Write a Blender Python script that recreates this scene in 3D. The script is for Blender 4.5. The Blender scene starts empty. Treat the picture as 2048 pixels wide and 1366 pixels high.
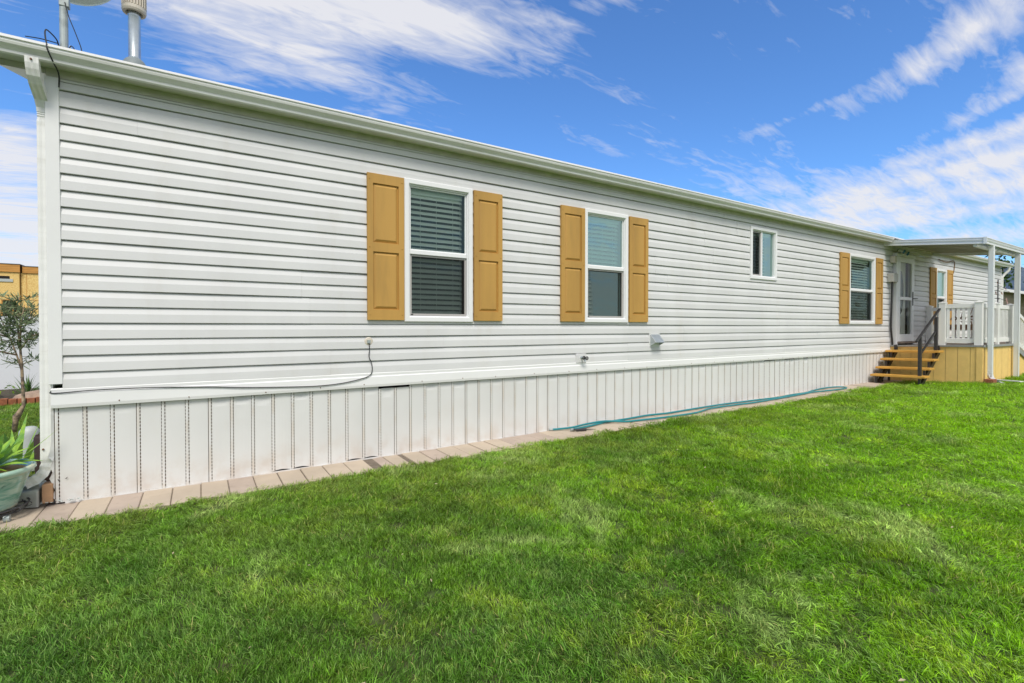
import bpy, bmesh, math, random
import numpy as np
from mathutils import Vector, Matrix
random.seed(7); rng = np.random.default_rng(11)
PI = math.pi
SC = bpy.context.scene
COL = SC.collection

# ------------------------------------------------------------------ camera
PITCH = math.atan(14.5/985); TH = 1.00560
cam = bpy.data.cameras.new('camera'); co = bpy.data.objects.new('camera', cam); COL.objects.link(co)
H = Vector((math.cos(TH), math.sin(TH), 0)); Rr = Vector((math.sin(TH), -math.cos(TH), 0))
F = H*math.cos(PITCH) - Vector((0, 0, math.sin(PITCH))); U = Rr.cross(F)
co.matrix_world = Matrix(((Rr.x, U.x, -F.x, 0), (Rr.y, U.y, -F.y, -4.55), (Rr.z, U.z, -F.z, 1.20), (0, 0, 0, 1)))
cam.sensor_width = 36; cam.lens = 985/2048*36; cam.shift_y = -14/2048
cam.clip_start = .05; cam.clip_end = 20000
SC.camera = co

# ------------------------------------------------------------------ light
SUN_EL = 53; SUN_AZ = -112          # azimuth measured from +X, the way the light comes from
w = bpy.data.worlds.new('World'); SC.world = w; w.use_nodes = True
SC.view_settings.view_transform = 'Standard'; SC.view_settings.look = 'None'
SC.view_settings.exposure = -.08; SC.view_settings.gamma = 1
sl = bpy.data.lights.new('sun', 'SUN'); sl.energy = 3.2; sl.angle = math.radians(20); sl.color = (1, .95, .87)
so = bpy.data.objects.new('sun', sl); COL.objects.link(so)
sd = Vector((math.cos(math.radians(SUN_EL))*math.cos(math.radians(SUN_AZ)), math.cos(math.radians(SUN_EL))*math.sin(math.radians(SUN_AZ)), math.sin(math.radians(SUN_EL))))
so.rotation_euler = sd.to_track_quat('Z', 'Y').to_euler()
so.location = (0, -6, 12)

class NT:
    """tiny node helper"""
    def __init__(s, nt): s.t = nt; s.t.nodes.clear()
    def n(s, ty, ins=None, **kw):
        nd = s.t.nodes.new(ty)
        for k, v in kw.items(): setattr(nd, k, v)
        for k, v in (ins or {}).items():
            sk = nd.inputs[k]
            if isinstance(v, bpy.types.NodeSocket): s.t.links.new(v, sk)
            else: sk.default_value = v
        return nd
    def m(s, op, a, b=0.0, c=0.0, clamp=False):
        nd = s.t.nodes.new('ShaderNodeMath'); nd.operation = op; nd.use_clamp = clamp
        for i, v in enumerate((a, b, c)):
            if isinstance(v, bpy.types.NodeSocket): s.t.links.new(v, nd.inputs[i])
            else: nd.inputs[i].default_value = v
        return nd.outputs[0]
    def mr(s, v, a, b, c=0.0, d=1.0, smooth=True):
        nd = s.n('ShaderNodeMapRange', {'Value': v, 'From Min': a, 'From Max': b, 'To Min': c, 'To Max': d})
        if smooth: nd.interpolation_type = 'SMOOTHSTEP'
        return nd.outputs[0]
    def mix(s, f, a, b, mode='MIX'):
        nd = s.t.nodes.new('ShaderNodeMix'); nd.data_type = 'RGBA'; nd.blend_type = mode
        for i, v in ((0, f), (6, a), (7, b)):
            if isinstance(v, bpy.types.NodeSocket): s.t.links.new(v, nd.inputs[i])
            else: nd.inputs[i].default_value = v if i == 0 else (*v, 1)[:4]
        return nd.outputs[2]
    def noise(s, vec, scale, detail=3, rough=.55, dist=0.0):
        return s.n('ShaderNodeTexNoise', {'Vector': vec, 'Scale': scale, 'Detail': detail, 'Roughness': rough, 'Distortion': dist}).outputs[0]

def build_world():
    N = NT(w.node_tree)
    out = N.n('ShaderNodeOutputWorld'); bg = N.n('ShaderNodeBackground', {'Strength': .15})
    sky = N.n('ShaderNodeTexSky', sky_type='NISHITA', sun_disc=False, sun_elevation=math.radians(SUN_EL),
              sun_rotation=math.radians(90-SUN_AZ), air_density=1.0, dust_density=.4, ozone_density=2.5)
    tc = N.n('ShaderNodeTexCoord').outputs['Generated']
    sep = N.n('ShaderNodeSeparateXYZ', {0: tc}); x, y, z = sep.outputs
    az = N.m('MULTIPLY', N.m('ARCTAN2', y, x), 180/PI)
    el = N.m('MULTIPLY', N.m('ARCSINE', N.m('MINIMUM', N.m('MAXIMUM', z, -1.0), 1.0)), 180/PI)
    # cirrus layer seen in perspective
    zz = N.m('ADD', N.m('MAXIMUM', z, 0.0), .16)
    px = N.m('DIVIDE', x, zz); py = N.m('DIVIDE', y, zz)
    def streak(rot, sx, sy, scale, detail, off, dist=.6):
        v = N.n('ShaderNodeCombineXYZ', {0: px, 1: py, 2: off}).outputs[0]
        mp = N.n('ShaderNodeMapping', {'Vector': v, 'Rotation': (0, 0, math.radians(rot)), 'Scale': (sx, sy, 1)}).outputs[0]
        return N.noise(mp, scale, detail, .58, dist)
    n1 = streak(-25, .5, 1.7, 1.5, 7, 3.1, 1.1); n2 = streak(-5, .6, 2.8, 3.2, 8, 8.7, 1.0)
    n3 = streak(25, .8, 2.4, 7.0, 9, 1.7, 1.8)
    fb = N.m('ADD', N.m('ADD', N.m('MULTIPLY', n1, .40), N.m('MULTIPLY', n2, .34)), N.m('MULTIPLY', n3, .26))
    # where the banks of cirrus hang: azimuth, elevation, half sizes, tilt, strength
    blobs = [(84, 30.5, 12, 3.8, 3, .37), (67, 31.5, 10, 3.0, 8, .34), (77, 25.8, 9, 1.9, 10, .16), (86.5, 24.3, 4, 1.6, -10, .12), (92, 28, 4, 3, 0, .12),
             (46, 33.5, 5, 1.6, -10, .10), (16.5, 22.8, 8, 1.5, -20, .36), (11, 19.6, 5, 1.4, -20, .27), (9, 26.5, 8, 1.6, -10, .14), (28, 20.2, 4.5, .5, -14, .15), (14, 17.6, 6, .5, -16, .14),
             (13, 15.6, 11, .8, -9, .35), (15, 13.4, 14, .9, -6, .42), (12, 11.6, 16, .9, -3, .37), (18, 9.6, 16, .7, -1, .30), (10, 7.5, 16, .9, 0, .28), (29, 14.2, 8, .8, -10, .13), (25, 10.3, 10, 1.0, 0, .10),
             (103, 14.0, 5, 2.4, 0, .30), (103, 8.6, 14, 3.0, 0, .42), (104, 3.5, 30, 2.6, 0, .42), (55, 28, 7, 1.6, -35, .06),
             ]
    mk = None
    for a, e, ha, he, t, s in blobs:
        da = N.m('SUBTRACT', az, a); de = N.m('SUBTRACT', el, e)
        c, sn = math.cos(math.radians(t)), math.sin(math.radians(t))
        u = N.m('DIVIDE', N.m('ADD', N.m('MULTIPLY', da, c), N.m('MULTIPLY', de, sn)), ha)
        v = N.m('DIVIDE', N.m('SUBTRACT', N.m('MULTIPLY', de, c), N.m('MULTIPLY', da, sn)), he)
        r = N.m('ADD', N.m('MULTIPLY', u, u), N.m('MULTIPLY', v, v))
        g = N.m('MULTIPLY', N.m('EXPONENT', N.m('MULTIPLY', r, -.8)), s)
        mk = g if mk is None else N.m('ADD', mk, g)
    # unseen white cloud bank added behind the viewer and overhead to neutralise the light
    fill_bank = N.m('MAXIMUM', N.mr(y, .18, -.25), N.mr(el, 40, 58))
    mk = N.m('ADD', mk, N.m('MULTIPLY', fill_bank, .42))
    d = N.m('ADD', N.m('MULTIPLY', N.m('SUBTRACT', fb, .5), 1.5), mk)
    dens = N.mr(d, .070, .42, smooth=False)
    dens = N.m('MULTIPLY', dens, .93)
    hsv = N.mix(1.0, sky.outputs[0], (.66, 1.03, 1.45), 'MULTIPLY')
    N.noise(tc, 1)
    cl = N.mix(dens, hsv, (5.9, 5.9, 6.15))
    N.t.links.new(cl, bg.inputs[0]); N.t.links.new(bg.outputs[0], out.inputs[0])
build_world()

# ------------------------------------------------------------------ materials
def mat(name, col, rough=.6, var=.0, vscale=4.0, col2=None, bump=0.0, bscale=60, metal=0.0, spec=.5, stretch=(1, 1, 1), dirt=None, dscale=2.0, damt=.4, bdist=.004):
    m = bpy.data.materials.new(name); m.use_nodes = True
    N = NT(m.node_tree); out = N.n('ShaderNodeOutputMaterial')
    p = N.n('ShaderNodeBsdfPrincipled', {'Roughness': rough, 'Metallic': metal, 'Specular IOR Level': spec})
    pos = N.n('ShaderNodeNewGeometry').outputs['Position']
    mp = N.n('ShaderNodeMapping', {'Vector': pos, 'Scale': stretch}).outputs[0]
    c = col
    if var or col2:
        nz = N.noise(mp, vscale, 5)
        c2 = col2 or tuple(max(0, q*(1-var)) for q in col)
        c = N.mix(N.mr(nz, .35, .65), col, c2)
    if dirt:
        nz = N.noise(mp, dscale, 7, .65)
        f = N.m('MULTIPLY', N.mr(nz, .5, .75), damt)
        c = N.mix(f, c, dirt)
    if isinstance(c, bpy.types.NodeSocket): N.t.links.new(c, p.inputs['Base Color'])
    else: p.inputs['Base Color'].default_value = (*c, 1)
    if bump:
        b = N.n('ShaderNodeBump', {'Height': N.noise(mp, bscale, 4), 'Strength': bump, 'Distance': bdist})
        N.t.links.new(b.outputs[0], p.inputs['Normal'])
    N.t.links.new(p.outputs[0], out.inputs[0])
    return m

def glass_mat(name, tint, fmin, fmax, refl=(.62, .90, .84)):
    m = bpy.data.materials.new(name); m.use_nodes = True
    N = NT(m.node_tree); out = N.n('ShaderNodeOutputMaterial')
    tr = N.n('ShaderNodeBsdfTransparent', {'Color': (*tint, 1)})
    pos = N.n('ShaderNodeNewGeometry').outputs['Position']
    b = N.n('ShaderNodeBump', {'Height': N.noise(pos, 2.2, 2), 'Strength': .25, 'Distance': .01})
    gl = N.n('ShaderNodeBsdfGlossy', {'Color': (*refl, 1), 'Roughness': .02, 'Normal': b.outputs[0]})
    fr = N.n('ShaderNodeFresnel', {'IOR': 1.5})
    f = N.m('ADD', N.m('MULTIPLY', fr.outputs[0], fmax), fmin, clamp=True)
    mx = N.n('ShaderNodeMixShader', {0: f, 1: tr.outputs[0], 2: gl.outputs[0]})
    N.t.links.new(mx.outputs[0], out.inputs[0])
    return m

def screen_mat(f=.46):
    m = bpy.data.materials.new('insect_screen'); m.use_nodes = True
    N = NT(m.node_tree); out = N.n('ShaderNodeOutputMaterial')
    tr = N.n('ShaderNodeBsdfTransparent'); df = N.n('ShaderNodeBsdfDiffuse', {'Color': (.035, .037, .036, 1)})
    mx = N.n('ShaderNodeMixShader', {0: f, 1: tr.outputs[0], 2: df.outputs[0]})
    N.t.links.new(mx.outputs[0], out.inputs[0])
    return m

def skirt_mat():
    m = mat('skirting_vinyl', (.70, .70, .685), .42, .05, 1.2, dirt=(.55, .42, .30), dscale=3.0, damt=.12)
    nt = m.node_tree; p = [n for n in nt.nodes if n.type == 'BSDF_PRINCIPLED'][0]
    N = NT.__new__(NT); N.t = nt
    base = p.inputs['Base Color'].links[0].from_socket
    pos = N.n('ShaderNodeNewGeometry').outputs['Position']; sx, sy, sz = N.n('ShaderNodeSeparateXYZ', {0: pos}).outputs
    ph = N.m('MODULO', N.m('ADD', sx, .702+.1505*60), .1505)
    dist = N.m('MINIMUM', N.m('ABSOLUTE', N.m('SUBTRACT', ph, .0015)), N.m('ABSOLUTE', N.m('SUBTRACT', ph, .0235)))
    line = N.mr(dist, .0024, .0036, 1, 0)
    zj = N.m('ADD', sz, N.m('MULTIPLY', N.m('GREATER_THAN', ph, .01), .009))
    dash = N.mr(N.m('ABSOLUTE', N.m('SUBTRACT', N.m('MODULO', zj, .0260), .0130)), .0065, .0085, 1, .10)
    # sometimes whole joint line is open and dark
    cell = N.n('ShaderNodeTexWhiteNoise', {'W': N.m('FLOOR', N.m('DIVIDE', N.m('ADD', sx, .702), .0200))}, noise_dimensions='1D').outputs[0]
    dash = N.m('MAXIMUM', dash, N.m('MULTIPLY', N.m('GREATER_THAN', cell, .80), .9))
    stain = N.mr(N.m('ABSOLUTE', N.m('SUBTRACT', ph, .0125)), .006, .018, .45, 0)
    stn = N.m('MULTIPLY', stain, N.mr(N.noise(pos, 5, 4), .42, .62))
    c1 = N.mix(stn, base, (.60, .52, .42))
    low = N.m('MULTIPLY', N.mr(sz, .02, .26, .38, 0), N.mr(N.noise(pos, 7, 6), .35, .7))
    c2 = N.mix(low, c1, (.50, .38, .28))
    c3 = N.mix(N.m('MULTIPLY', line, dash), c2, (.10, .065, .04))
    N.t.links.new(c3, p.inputs['Base Color'])
    return m

def siding_mat():
    m = mat('siding_vinyl', (.675, .675, .67), .5, .06, .8, bump=.14, bscale=7, dirt=(.52, .47, .38), dscale=1.5, damt=.22, stretch=(2.2, 1, .55), bdist=.006)
    return m

def grass_mat(name='grass_blades', k=1.30):
    m = bpy.data.materials.new(name); m.use_nodes = True
    N = NT(m.node_tree); out = N.n('ShaderNodeOutputMaterial')
    pos = N.n('ShaderNodeNewGeometry').outputs['Position']; sx, sy, sz = N.n('ShaderNodeSeparateXYZ', {0: pos}).outputs
    at = N.n('ShaderNodeAttribute', attribute_name='blade'); br, bt, bh = N.n('ShaderNodeSeparateXYZ', {0: at.outputs['Vector']}).outputs
    rnd = N.n('ShaderNodeObjectInfo').outputs['Random']
    K = lambda *c: (c[0]*k*1.08, c[1]*k*1.02, c[2]*k*.9)
    a = N.noise(pos, .55, 4, .6); b = N.noise(pos, 2.0, 5, .65); c = N.noise(pos, 6.5, 3)
    c1 = N.mix(N.mr(a, .38, .60), K(.045, .145, .006), K(.150, .330, .006))
    c2 = N.mix(N.m('MULTIPLY', N.mr(b, .47, .66), .68), c1, K(.310, .440, .030))
    c3 = N.mix(N.m('MULTIPLY', N.mr(c, .49, .62), .70), c2, K(.026, .085, .008))
    c3 = N.mix(N.m('MULTIPLY', N.mr(N.noise(pos, 17, 2), .54, .66), .45), c3, K(.025, .075, .010))
    c3 = N.mix(N.m('MULTIPLY', N.mr(N.noise(pos, 13, 2), .60, .72), .45), c3, K(.33, .44, .10))
    # lighting put into the colour: duller by the near corner, vivid towards the porch
    lit_ramp = N.mr(N.m('ADD', sx, N.m('MULTIPLY', sy, -.35)), -.3, 5.5)
    c4 = N.mix(N.m('MULTIPLY', N.m('SUBTRACT', 1, lit_ramp), .55), c3, K(.085, .170, .040))
    lit_ramp2 = N.mr(N.m('ADD', sx, N.m('MULTIPLY', sy, -.8)), 4.0, 10)
    c5 = N.mix(N.m('MULTIPLY', lit_ramp2, .60), c4, K(.205, .430, .003))
    # patchy olive tint growing stronger towards the pavers and pale silvery sweeps further out
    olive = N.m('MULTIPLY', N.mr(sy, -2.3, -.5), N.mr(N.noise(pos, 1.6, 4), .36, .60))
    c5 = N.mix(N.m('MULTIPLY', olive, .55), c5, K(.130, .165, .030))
    c5 = N.mix(N.m('MULTIPLY', N.mr(N.noise(pos, 1.15, 5, .65, .6), .54, .66), .60), c5, K(.330, .430, .170))
    c5 = N.mix(N.m('MULTIPLY', N.mr(N.noise(pos, .95, 4, .6, .4), .43, .34), .62), c5, K(.030, .095, .008))
    # each blade its own tone; a few pale, blue-green and straw ones
    bv = N.m('MULTIPLY', N.mr(br, 0, 1, .22, 2.0, False), N.mr(rnd, 0, 1, .75, 1.25, False))
    c6 = N.mix(1.0, c5, N.n('ShaderNodeCombineXYZ', {0: bv, 1: bv, 2: bv}).outputs[0], 'MULTIPLY')
    c7 = N.mix(N.m('MULTIPLY', N.m('GREATER_THAN', bt, .84), .7), c6, K(.270, .440, .130))
    straw = N.m('MULTIPLY', N.m('GREATER_THAN', bh, N.mr(b, .35, .7, .994, .965)), .75)
    c8 = N.mix(straw, c7, K(.50, .47, .20))
    df = N.n('ShaderNodeBsdfPrincipled', {'Base Color': c8, 'Roughness': .45, 'Specular IOR Level': .18})
    tl = N.n('ShaderNodeBsdfTranslucent', {'Color': N.mix(.35, c8, K(.30, .46, .02))})
    mx = N.n('ShaderNodeMixShader', {0: .33, 1: df.outputs[0], 2: tl.outputs[0]})
    N.t.links.new(mx.outputs[0], out.inputs[0])
    return m

def leaf_mat(name, col, col2, rough=.5, tr=.25):
    m = bpy.data.materials.new(name); m.use_nodes = True
    N = NT(m.node_tree); out = N.n('ShaderNodeOutputMaterial')
    pos = N.n('ShaderNodeNewGeometry').outputs['Position']
    c = N.mix(N.mr(N.noise(pos, 14, 3), .38, .62), col, col2)
    df = N.n('ShaderNodeBsdfPrincipled', {'Base Color': c, 'Roughness': rough, 'Specular IOR Level': .15})
    tl = N.n('ShaderNodeBsdfTranslucent', {'Color': c})
    mx = N.n('ShaderNodeMixShader', {0: tr, 1: df.outputs[0], 2: tl.outputs[0]})
    N.t.links.new(mx.outputs[0], out.inputs[0])
    return m

M = {}
M['siding'] = siding_mat()
M['trim'] = mat('white_trim', (.80, .80, .79), .4, .03, 2)
M['gutter'] = mat('gutter_white', (.82, .82, .79), .38, .06, 3, dirt=(.42, .40, .31), dscale=2.2, damt=.30, stretch=(.5, 3, 5))
M['frieze'] = mat('frieze_board', (.64, .62, .56), .7, .12, 9, bump=.3, bscale=90)
M['soffit'] = mat('soffit_panel', (.78, .77, .72), .6, .08, 5)
M['skirt'] = skirt_mat()
M['void'] = mat('dark_void', (.012, .010, .008), .9)
M['shutter'] = mat('shutter_tan', (.52, .295, .070), .66, .16, 3.5, bump=.35, bscale=120, stretch=(1, 1, .15), bdist=.0015, dirt=(.30, .19, .06), dscale=7, damt=.28)
M['winframe'] = mat('window_vinyl', (.82, .82, .82), .32, .02, 3)
M['screenframe'] = mat('screen_frame', (.42, .40, .38), .4)
M['blind'] = mat('blind_slat', (.92, .93, .89), .5)
M['glass'] = glass_mat('window_glass', (.93, 1.0, .92), .025, 1.0)
M['glassteal'] = glass_mat('teal_glass', (.72, .96, .90), .34, 1.3)
M['doorglass'] = glass_mat('door_glass', (.84, .86, .80), .01, .40, (.8, .82, .8))
M['screen'] = screen_mat()
M['galv'] = mat('galvanised', (.55, .60, .61), .32, .15, 10, metal=.75)
M['galvdull'] = mat('dull_metal', (.42, .47, .46), .5, .25, 16, metal=.3)
M['beige'] = mat('beige_plastic', (.66, .60, .50), .5, .08, 6)
M['black'] = mat('black_plastic', (.02, .02, .022), .4)
M['cable'] = mat('cable_black', (.02, .022, .024), .7)
M['rust'] = mat('rusty_screw', (.16, .07, .03), .7)
M['hose'] = mat('hose_teal', (.01, .22, .25), .3, .1, 8)
M['paver'] = mat('paver_tan', (.52, .43, .33), .85, .14, 1.9, bump=.5, bscale=140, dirt=(.36, .30, .23), dscale=14, damt=.35, bdist=.002)
M['paverpink'] = mat('paver_pink', (.47, .38, .31), .85, .16, 2.6, bump=.5, bscale=140, dirt=(.26, .2, .16), dscale=12, damt=.45, bdist=.002)
M['sand'] = mat('joint_sand', (.20, .16, .12), .95, .3, 30)
M['soil'] = mat('soil', (.07, .055, .035), .95, .3, 12, bump=.8, bscale=30, bdist=.02)
M['turf'] = mat('turf_base', (.060, .105, .020), .95, .3, 8, col2=(.09, .10, .035), bump=.8, bscale=50, bdist=.02)
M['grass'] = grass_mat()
M['orange'] = mat('deck_panel_ochre', (.90, .61, .20), .7, .07, 8, bump=.3, bscale=90, bdist=.002)
M['tread'] = mat('tread_ochre', (.70, .38, .07), .6, .22, 6, stretch=(6, 1, 6))
M['deckboard'] = mat('deck_board', (.24, .20, .17), .75, .2, 9, bump=.4, bscale=60)
M['deckedge'] = mat('deck_edge_metal', (.30, .31, .30), .5)
M['iron'] = mat('dark_iron', (.030, .028, .030), .42)
M['rail'] = mat('rail_vinyl', (.84, .83, .79), .42, .04, 4)
M['cover'] = mat('patio_cover_white', (.74, .76, .75), .4, .04, 3)
M['pan'] = mat('roof_pan', (.46, .44, .36), .5, .10, 2)
M['roof'] = mat('roof_shingle', (.24, .23, .22), .9, .2, 6, bump=.6, bscale=40)
M['threshold'] = mat('threshold_wood', (.20, .155, .125), .8, .2, 20)
M['copper'] = mat('copper_disc', (.42, .20, .13), .35, metal=.6)
M['wood'] = mat('brown_wood', (.20, .11, .05), .7, .3, 20)
M['bark'] = mat('bark', (.42, .31, .20), .85, .35, 18, col2=(.12, .09, .07), bump=.7, bscale=50, bdist=.006)
M['olive'] = leaf_mat('grey_green_leaf', (.33, .40, .22), (.17, .23, .12))
M['leaf'] = leaf_mat('leaf_green', (.060, .120, .020), (.030, .065, .018))
M['agave'] = leaf_mat('succulent_leaf', (.38, .60, .08), (.20, .40, .09), .55, .25)
M['spiky'] = leaf_mat('spiky_leaf', (.13, .24, .05), (.06, .13, .035), .5, .2)
M['lime'] = leaf_mat('lime_leaf', (.34, .50, .05), (.20, .36, .04), .5, .3)
M['fence'] = mat('fence_vinyl', (.70, .72, .74), .5, .03, 1)
M['osb'] = mat('osb_sheathing', (.85, .62, .24), .85, .0, 30, col2=(.66, .42, .13), bump=.4, bscale=60)
M['fascia'] = mat('brown_lumber', (.62, .30, .07), .8, .25, 7, stretch=(.3, 1, 3))
M['brick'] = mat('red_brick', (.34, .12, .055), .9, .3, 18, bump=.6, bscale=60)
M['stone'] = mat('garden_stone', (.42, .30, .22), .9, .3, 8, bump=.8, bscale=18, bdist=.02)
M['concrete'] = mat('concrete', (.46, .47, .42), .85, .18, 7, bump=.5, bscale=70, dirt=(.3, .3, .24), dscale=8, damt=.5)
M['block'] = mat('tan_block', (.46, .27, .15), .85, .2, 22, bump=.5, bscale=80)
M['whitebox'] = mat('white_box', (.46, .49, .47), .5)
M['darkpot'] = mat('dark_barrel', (.045, .025, .018), .7)
M['beigesiding'] = mat('neighbour_siding', (.46, .37, .28), .6, .05, 2)
M['mount'] = mat('mountain', (.075, .115, .165), .95, .25, .01, bump=1, bscale=.02, bdist=30)  # blue of distant haze is put into the base colour

def pot_mat():
    m = bpy.data.materials.new('glazed_pot'); m.use_nodes = True
    N = NT(m.node_tree); out = N.n('ShaderNodeOutputMaterial')
    pos = N.n('ShaderNodeNewGeometry').outputs['Position']
    mp = N.n('ShaderNodeMapping', {'Vector': pos, 'Scale': (2, 2, 9), 'Rotation': (.25, .1, 0)}).outputs[0]
    a = N.noise(mp, 1.5, 4, .6, 1.2)
    c = N.mix(N.mr(a, .34, .50), (.10, .30, .22), (.36, .52, .42))
    c = N.mix(N.mr(a, .52, .66), c, (.60, .62, .48))
    c = N.mix(N.m('MULTIPLY', N.mr(N.noise(pos, 9, 5, .6, .8), .62, .72), .7), c, (.03, .10, .08))
    p = N.n('ShaderNodeBsdfPrincipled', {'Base Color': c, 'Roughness': .18, 'Coat Weight': .4})
    N.t.links.new(p.outputs[0], out.inputs[0]); return m
M['pot'] = pot_mat()

# ------------------------------------------------------------------ mesh helpers
class MB:
    def __init__(s): s.v = []; s.f = []
    def add(s, vs, fs):
        o = len(s.v); s.v += [tuple(q) for q in vs]; s.f += [tuple(i+o for i in f) for f in fs]; return s
    def box(s, x0, x1, y0, y1, z0, z1):
        return s.add([(x0,y0,z0),(x1,y0,z0),(x1,y1,z0),(x0,y1,z0),(x0,y0,z1),(x1,y0,z1),(x1,y1,z1),(x0,y1,z1)],
                     [(0,3,2,1),(4,5,6,7),(0,1,5,4),(1,2,6,5),(2,3,7,6),(3,0,4,7)])
    def quad(s, a, b, c, d): return s.add([a, b, c, d], [(0, 1, 2, 3)])
    def prism(s, pts, a, b, fn, closed=True):
        """extrude 2D profile pts between parameters a and b; fn(u, v, t) -> xyz"""
        n = len(pts); vs = [fn(u, v, a) for u, v in pts]+[fn(u, v, b) for u, v in pts]
        fs = [(i, (i+1) % n, n+(i+1) % n, n+i) for i in range(n if closed else n-1)]
        if closed: fs += [tuple(range(n))[::-1], tuple(range(n, 2*n))]
        return s.add(vs, fs)
    def tube(s, pts, r, n=8, cap=True):
        P = [Vector(p) for p in pts]; R = r if isinstance(r, (list, tuple)) else [r]*len(P)
        vs = []; prev = None
        for i, p in enumerate(P):
            t = (P[min(i+1, len(P)-1)]-P[max(i-1, 0)]).normalized()
            if prev is None:
                up = Vector((0, 0, 1)) if abs(t.z) < .9 else Vector((1, 0, 0)); a = t.cross(up).normalized()
            else: a = (prev-t*prev.dot(t)).normalized()
            prev = a; b = t.cross(a)
            vs += [p+(a*math.cos(2*PI*k/n)+b*math.sin(2*PI*k/n))*R[i] for k in range(n)]
        fs = [(i*n+k, i*n+(k+1) % n, (i+1)*n+(k+1) % n, (i+1)*n+k) for i in range(len(P)-1) for k in range(n)]
        if cap: fs += [tuple(range(n))[::-1], tuple(range((len(P)-1)*n, len(P)*n))]
        return s.add(vs, fs)
    def lathe(s, prof, c, n=32, axis='z'):
        vs = []
        for r, h in prof:
            for k in range(n):
                a = 2*PI*k/n; q = (r*math.cos(a), r*math.sin(a), h)
                if axis == 'y': q = (q[0], h, q[1])
                vs.append((c[0]+q[0], c[1]+q[1], c[2]+q[2]))
        fs = [(i*n+k, i*n+(k+1) % n, (i+1)*n+(k+1) % n, (i+1)*n+k) for i in range(len(prof)-1) for k in range(n)]
        return s.add(vs, fs)
    def rectsweep(s, pts, hw, hd, side):
        """rectangular section swept along pts in a vertical plane; side = unit vector across"""
        P = [Vector(p) for p in pts]; sv = Vector(side); vs = []
        for i, p in enumerate(P):
            t = (P[min(i+1, len(P)-1)]-P[max(i-1, 0)]).normalized(); nrm = t.cross(sv).normalized()
            vs += [p+sv*hw+nrm*hd, p-sv*hw+nrm*hd, p-sv*hw-nrm*hd, p+sv*hw-nrm*hd]
        fs = [(i*4+k, i*4+(k+1) % 4, i*4+4+(k+1) % 4, i*4+4+k) for i in range(len(P)-1) for k in range(4)]
        fs += [(3, 2, 1, 0), tuple(len(P)*4-4+k for k in range(4))]
        return s.add(vs, fs)
    def build(s, name, m, parent=None, smooth=False, bevel=0.0, recalc=True, **props):
        me = bpy.data.meshes.new(name); me.from_pydata(s.v, [], s.f)
        if recalc:
            bm = bmesh.new(); bm.from_mesh(me); bmesh.ops.recalc_face_normals(bm, faces=bm.faces); bm.to_mesh(me); bm.free()
        o = bpy.data.objects.new(name, me); COL.objects.link(o)
        if m: me.materials.append(m)
        if parent: o.parent = parent
        if smooth: me.polygons.foreach_set('use_smooth', [True]*len(me.polygons))
        if bevel:
            b = o.modifiers.new('bevel', 'BEVEL'); b.width = bevel; b.segments = 2; b.limit_method = 'ANGLE'; b.angle_limit = math.radians(40)
        for k, v in props.items(): o[k] = v
        return o

def root(name, label, cat, loc=(0, 0, 0), group=None):
    o = bpy.data.objects.new(name, None); COL.objects.link(o); o.empty_display_size = .1
    # geometry is modelled in world coordinates, so the empty sits at the base and children are offset back
    o.location = loc; o['label'] = label; o['category'] = cat
    if group: o['group'] = group
    return o
def settle(r):
    """keep world-space children in place under an empty moved to the thing's base"""
    inv = Matrix.Translation(-Vector(r.location))
    for c in r.children: c.matrix_parent_inverse = inv

def sm(t): t = max(0, min(1, t)); return t*t*(3-2*t)
GX = ([-40, -1, 1.5, 4.5, 7.5, 9.6, 12.4, 20, 60], [-.02, -.02, -.012, .028, .05, .078, .085, .12, .12])
def hgt(x, y):
    g = np.interp(x, *GX); s = np.clip((np.asarray(x)-8)/4, 0, 1)
    return g + .05*s*np.clip(-np.asarray(y), 0, 2.0)

# ------------------------------------------------------------------ setting: ground, path, hills
def ground():
    xs = np.concatenate([[-4000, -900, -200, -60, -20], np.arange(-10, 30, .5), [32, 45, 80, 250, 900, 4000]])
    ys = np.concatenate([[-4000, -900, -200, -60, -20], np.arange(-10, 12, .5), [14, 30, 80, 250, 900, 4000]])
    mb = MB(); nx = len(xs)
    for yy in ys:
        for xx in xs: mb.v.append((xx, yy, float(hgt(xx, yy))-.03))
    for j in range(len(ys)-1):
        for i in range(nx-1): mb.f.append((j*nx+i, j*nx+i+1, (j+1)*nx+i+1, (j+1)*nx+i))
    mb.build('ground', M['turf'], smooth=True, recalc=False, kind='structure')
ground()

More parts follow.
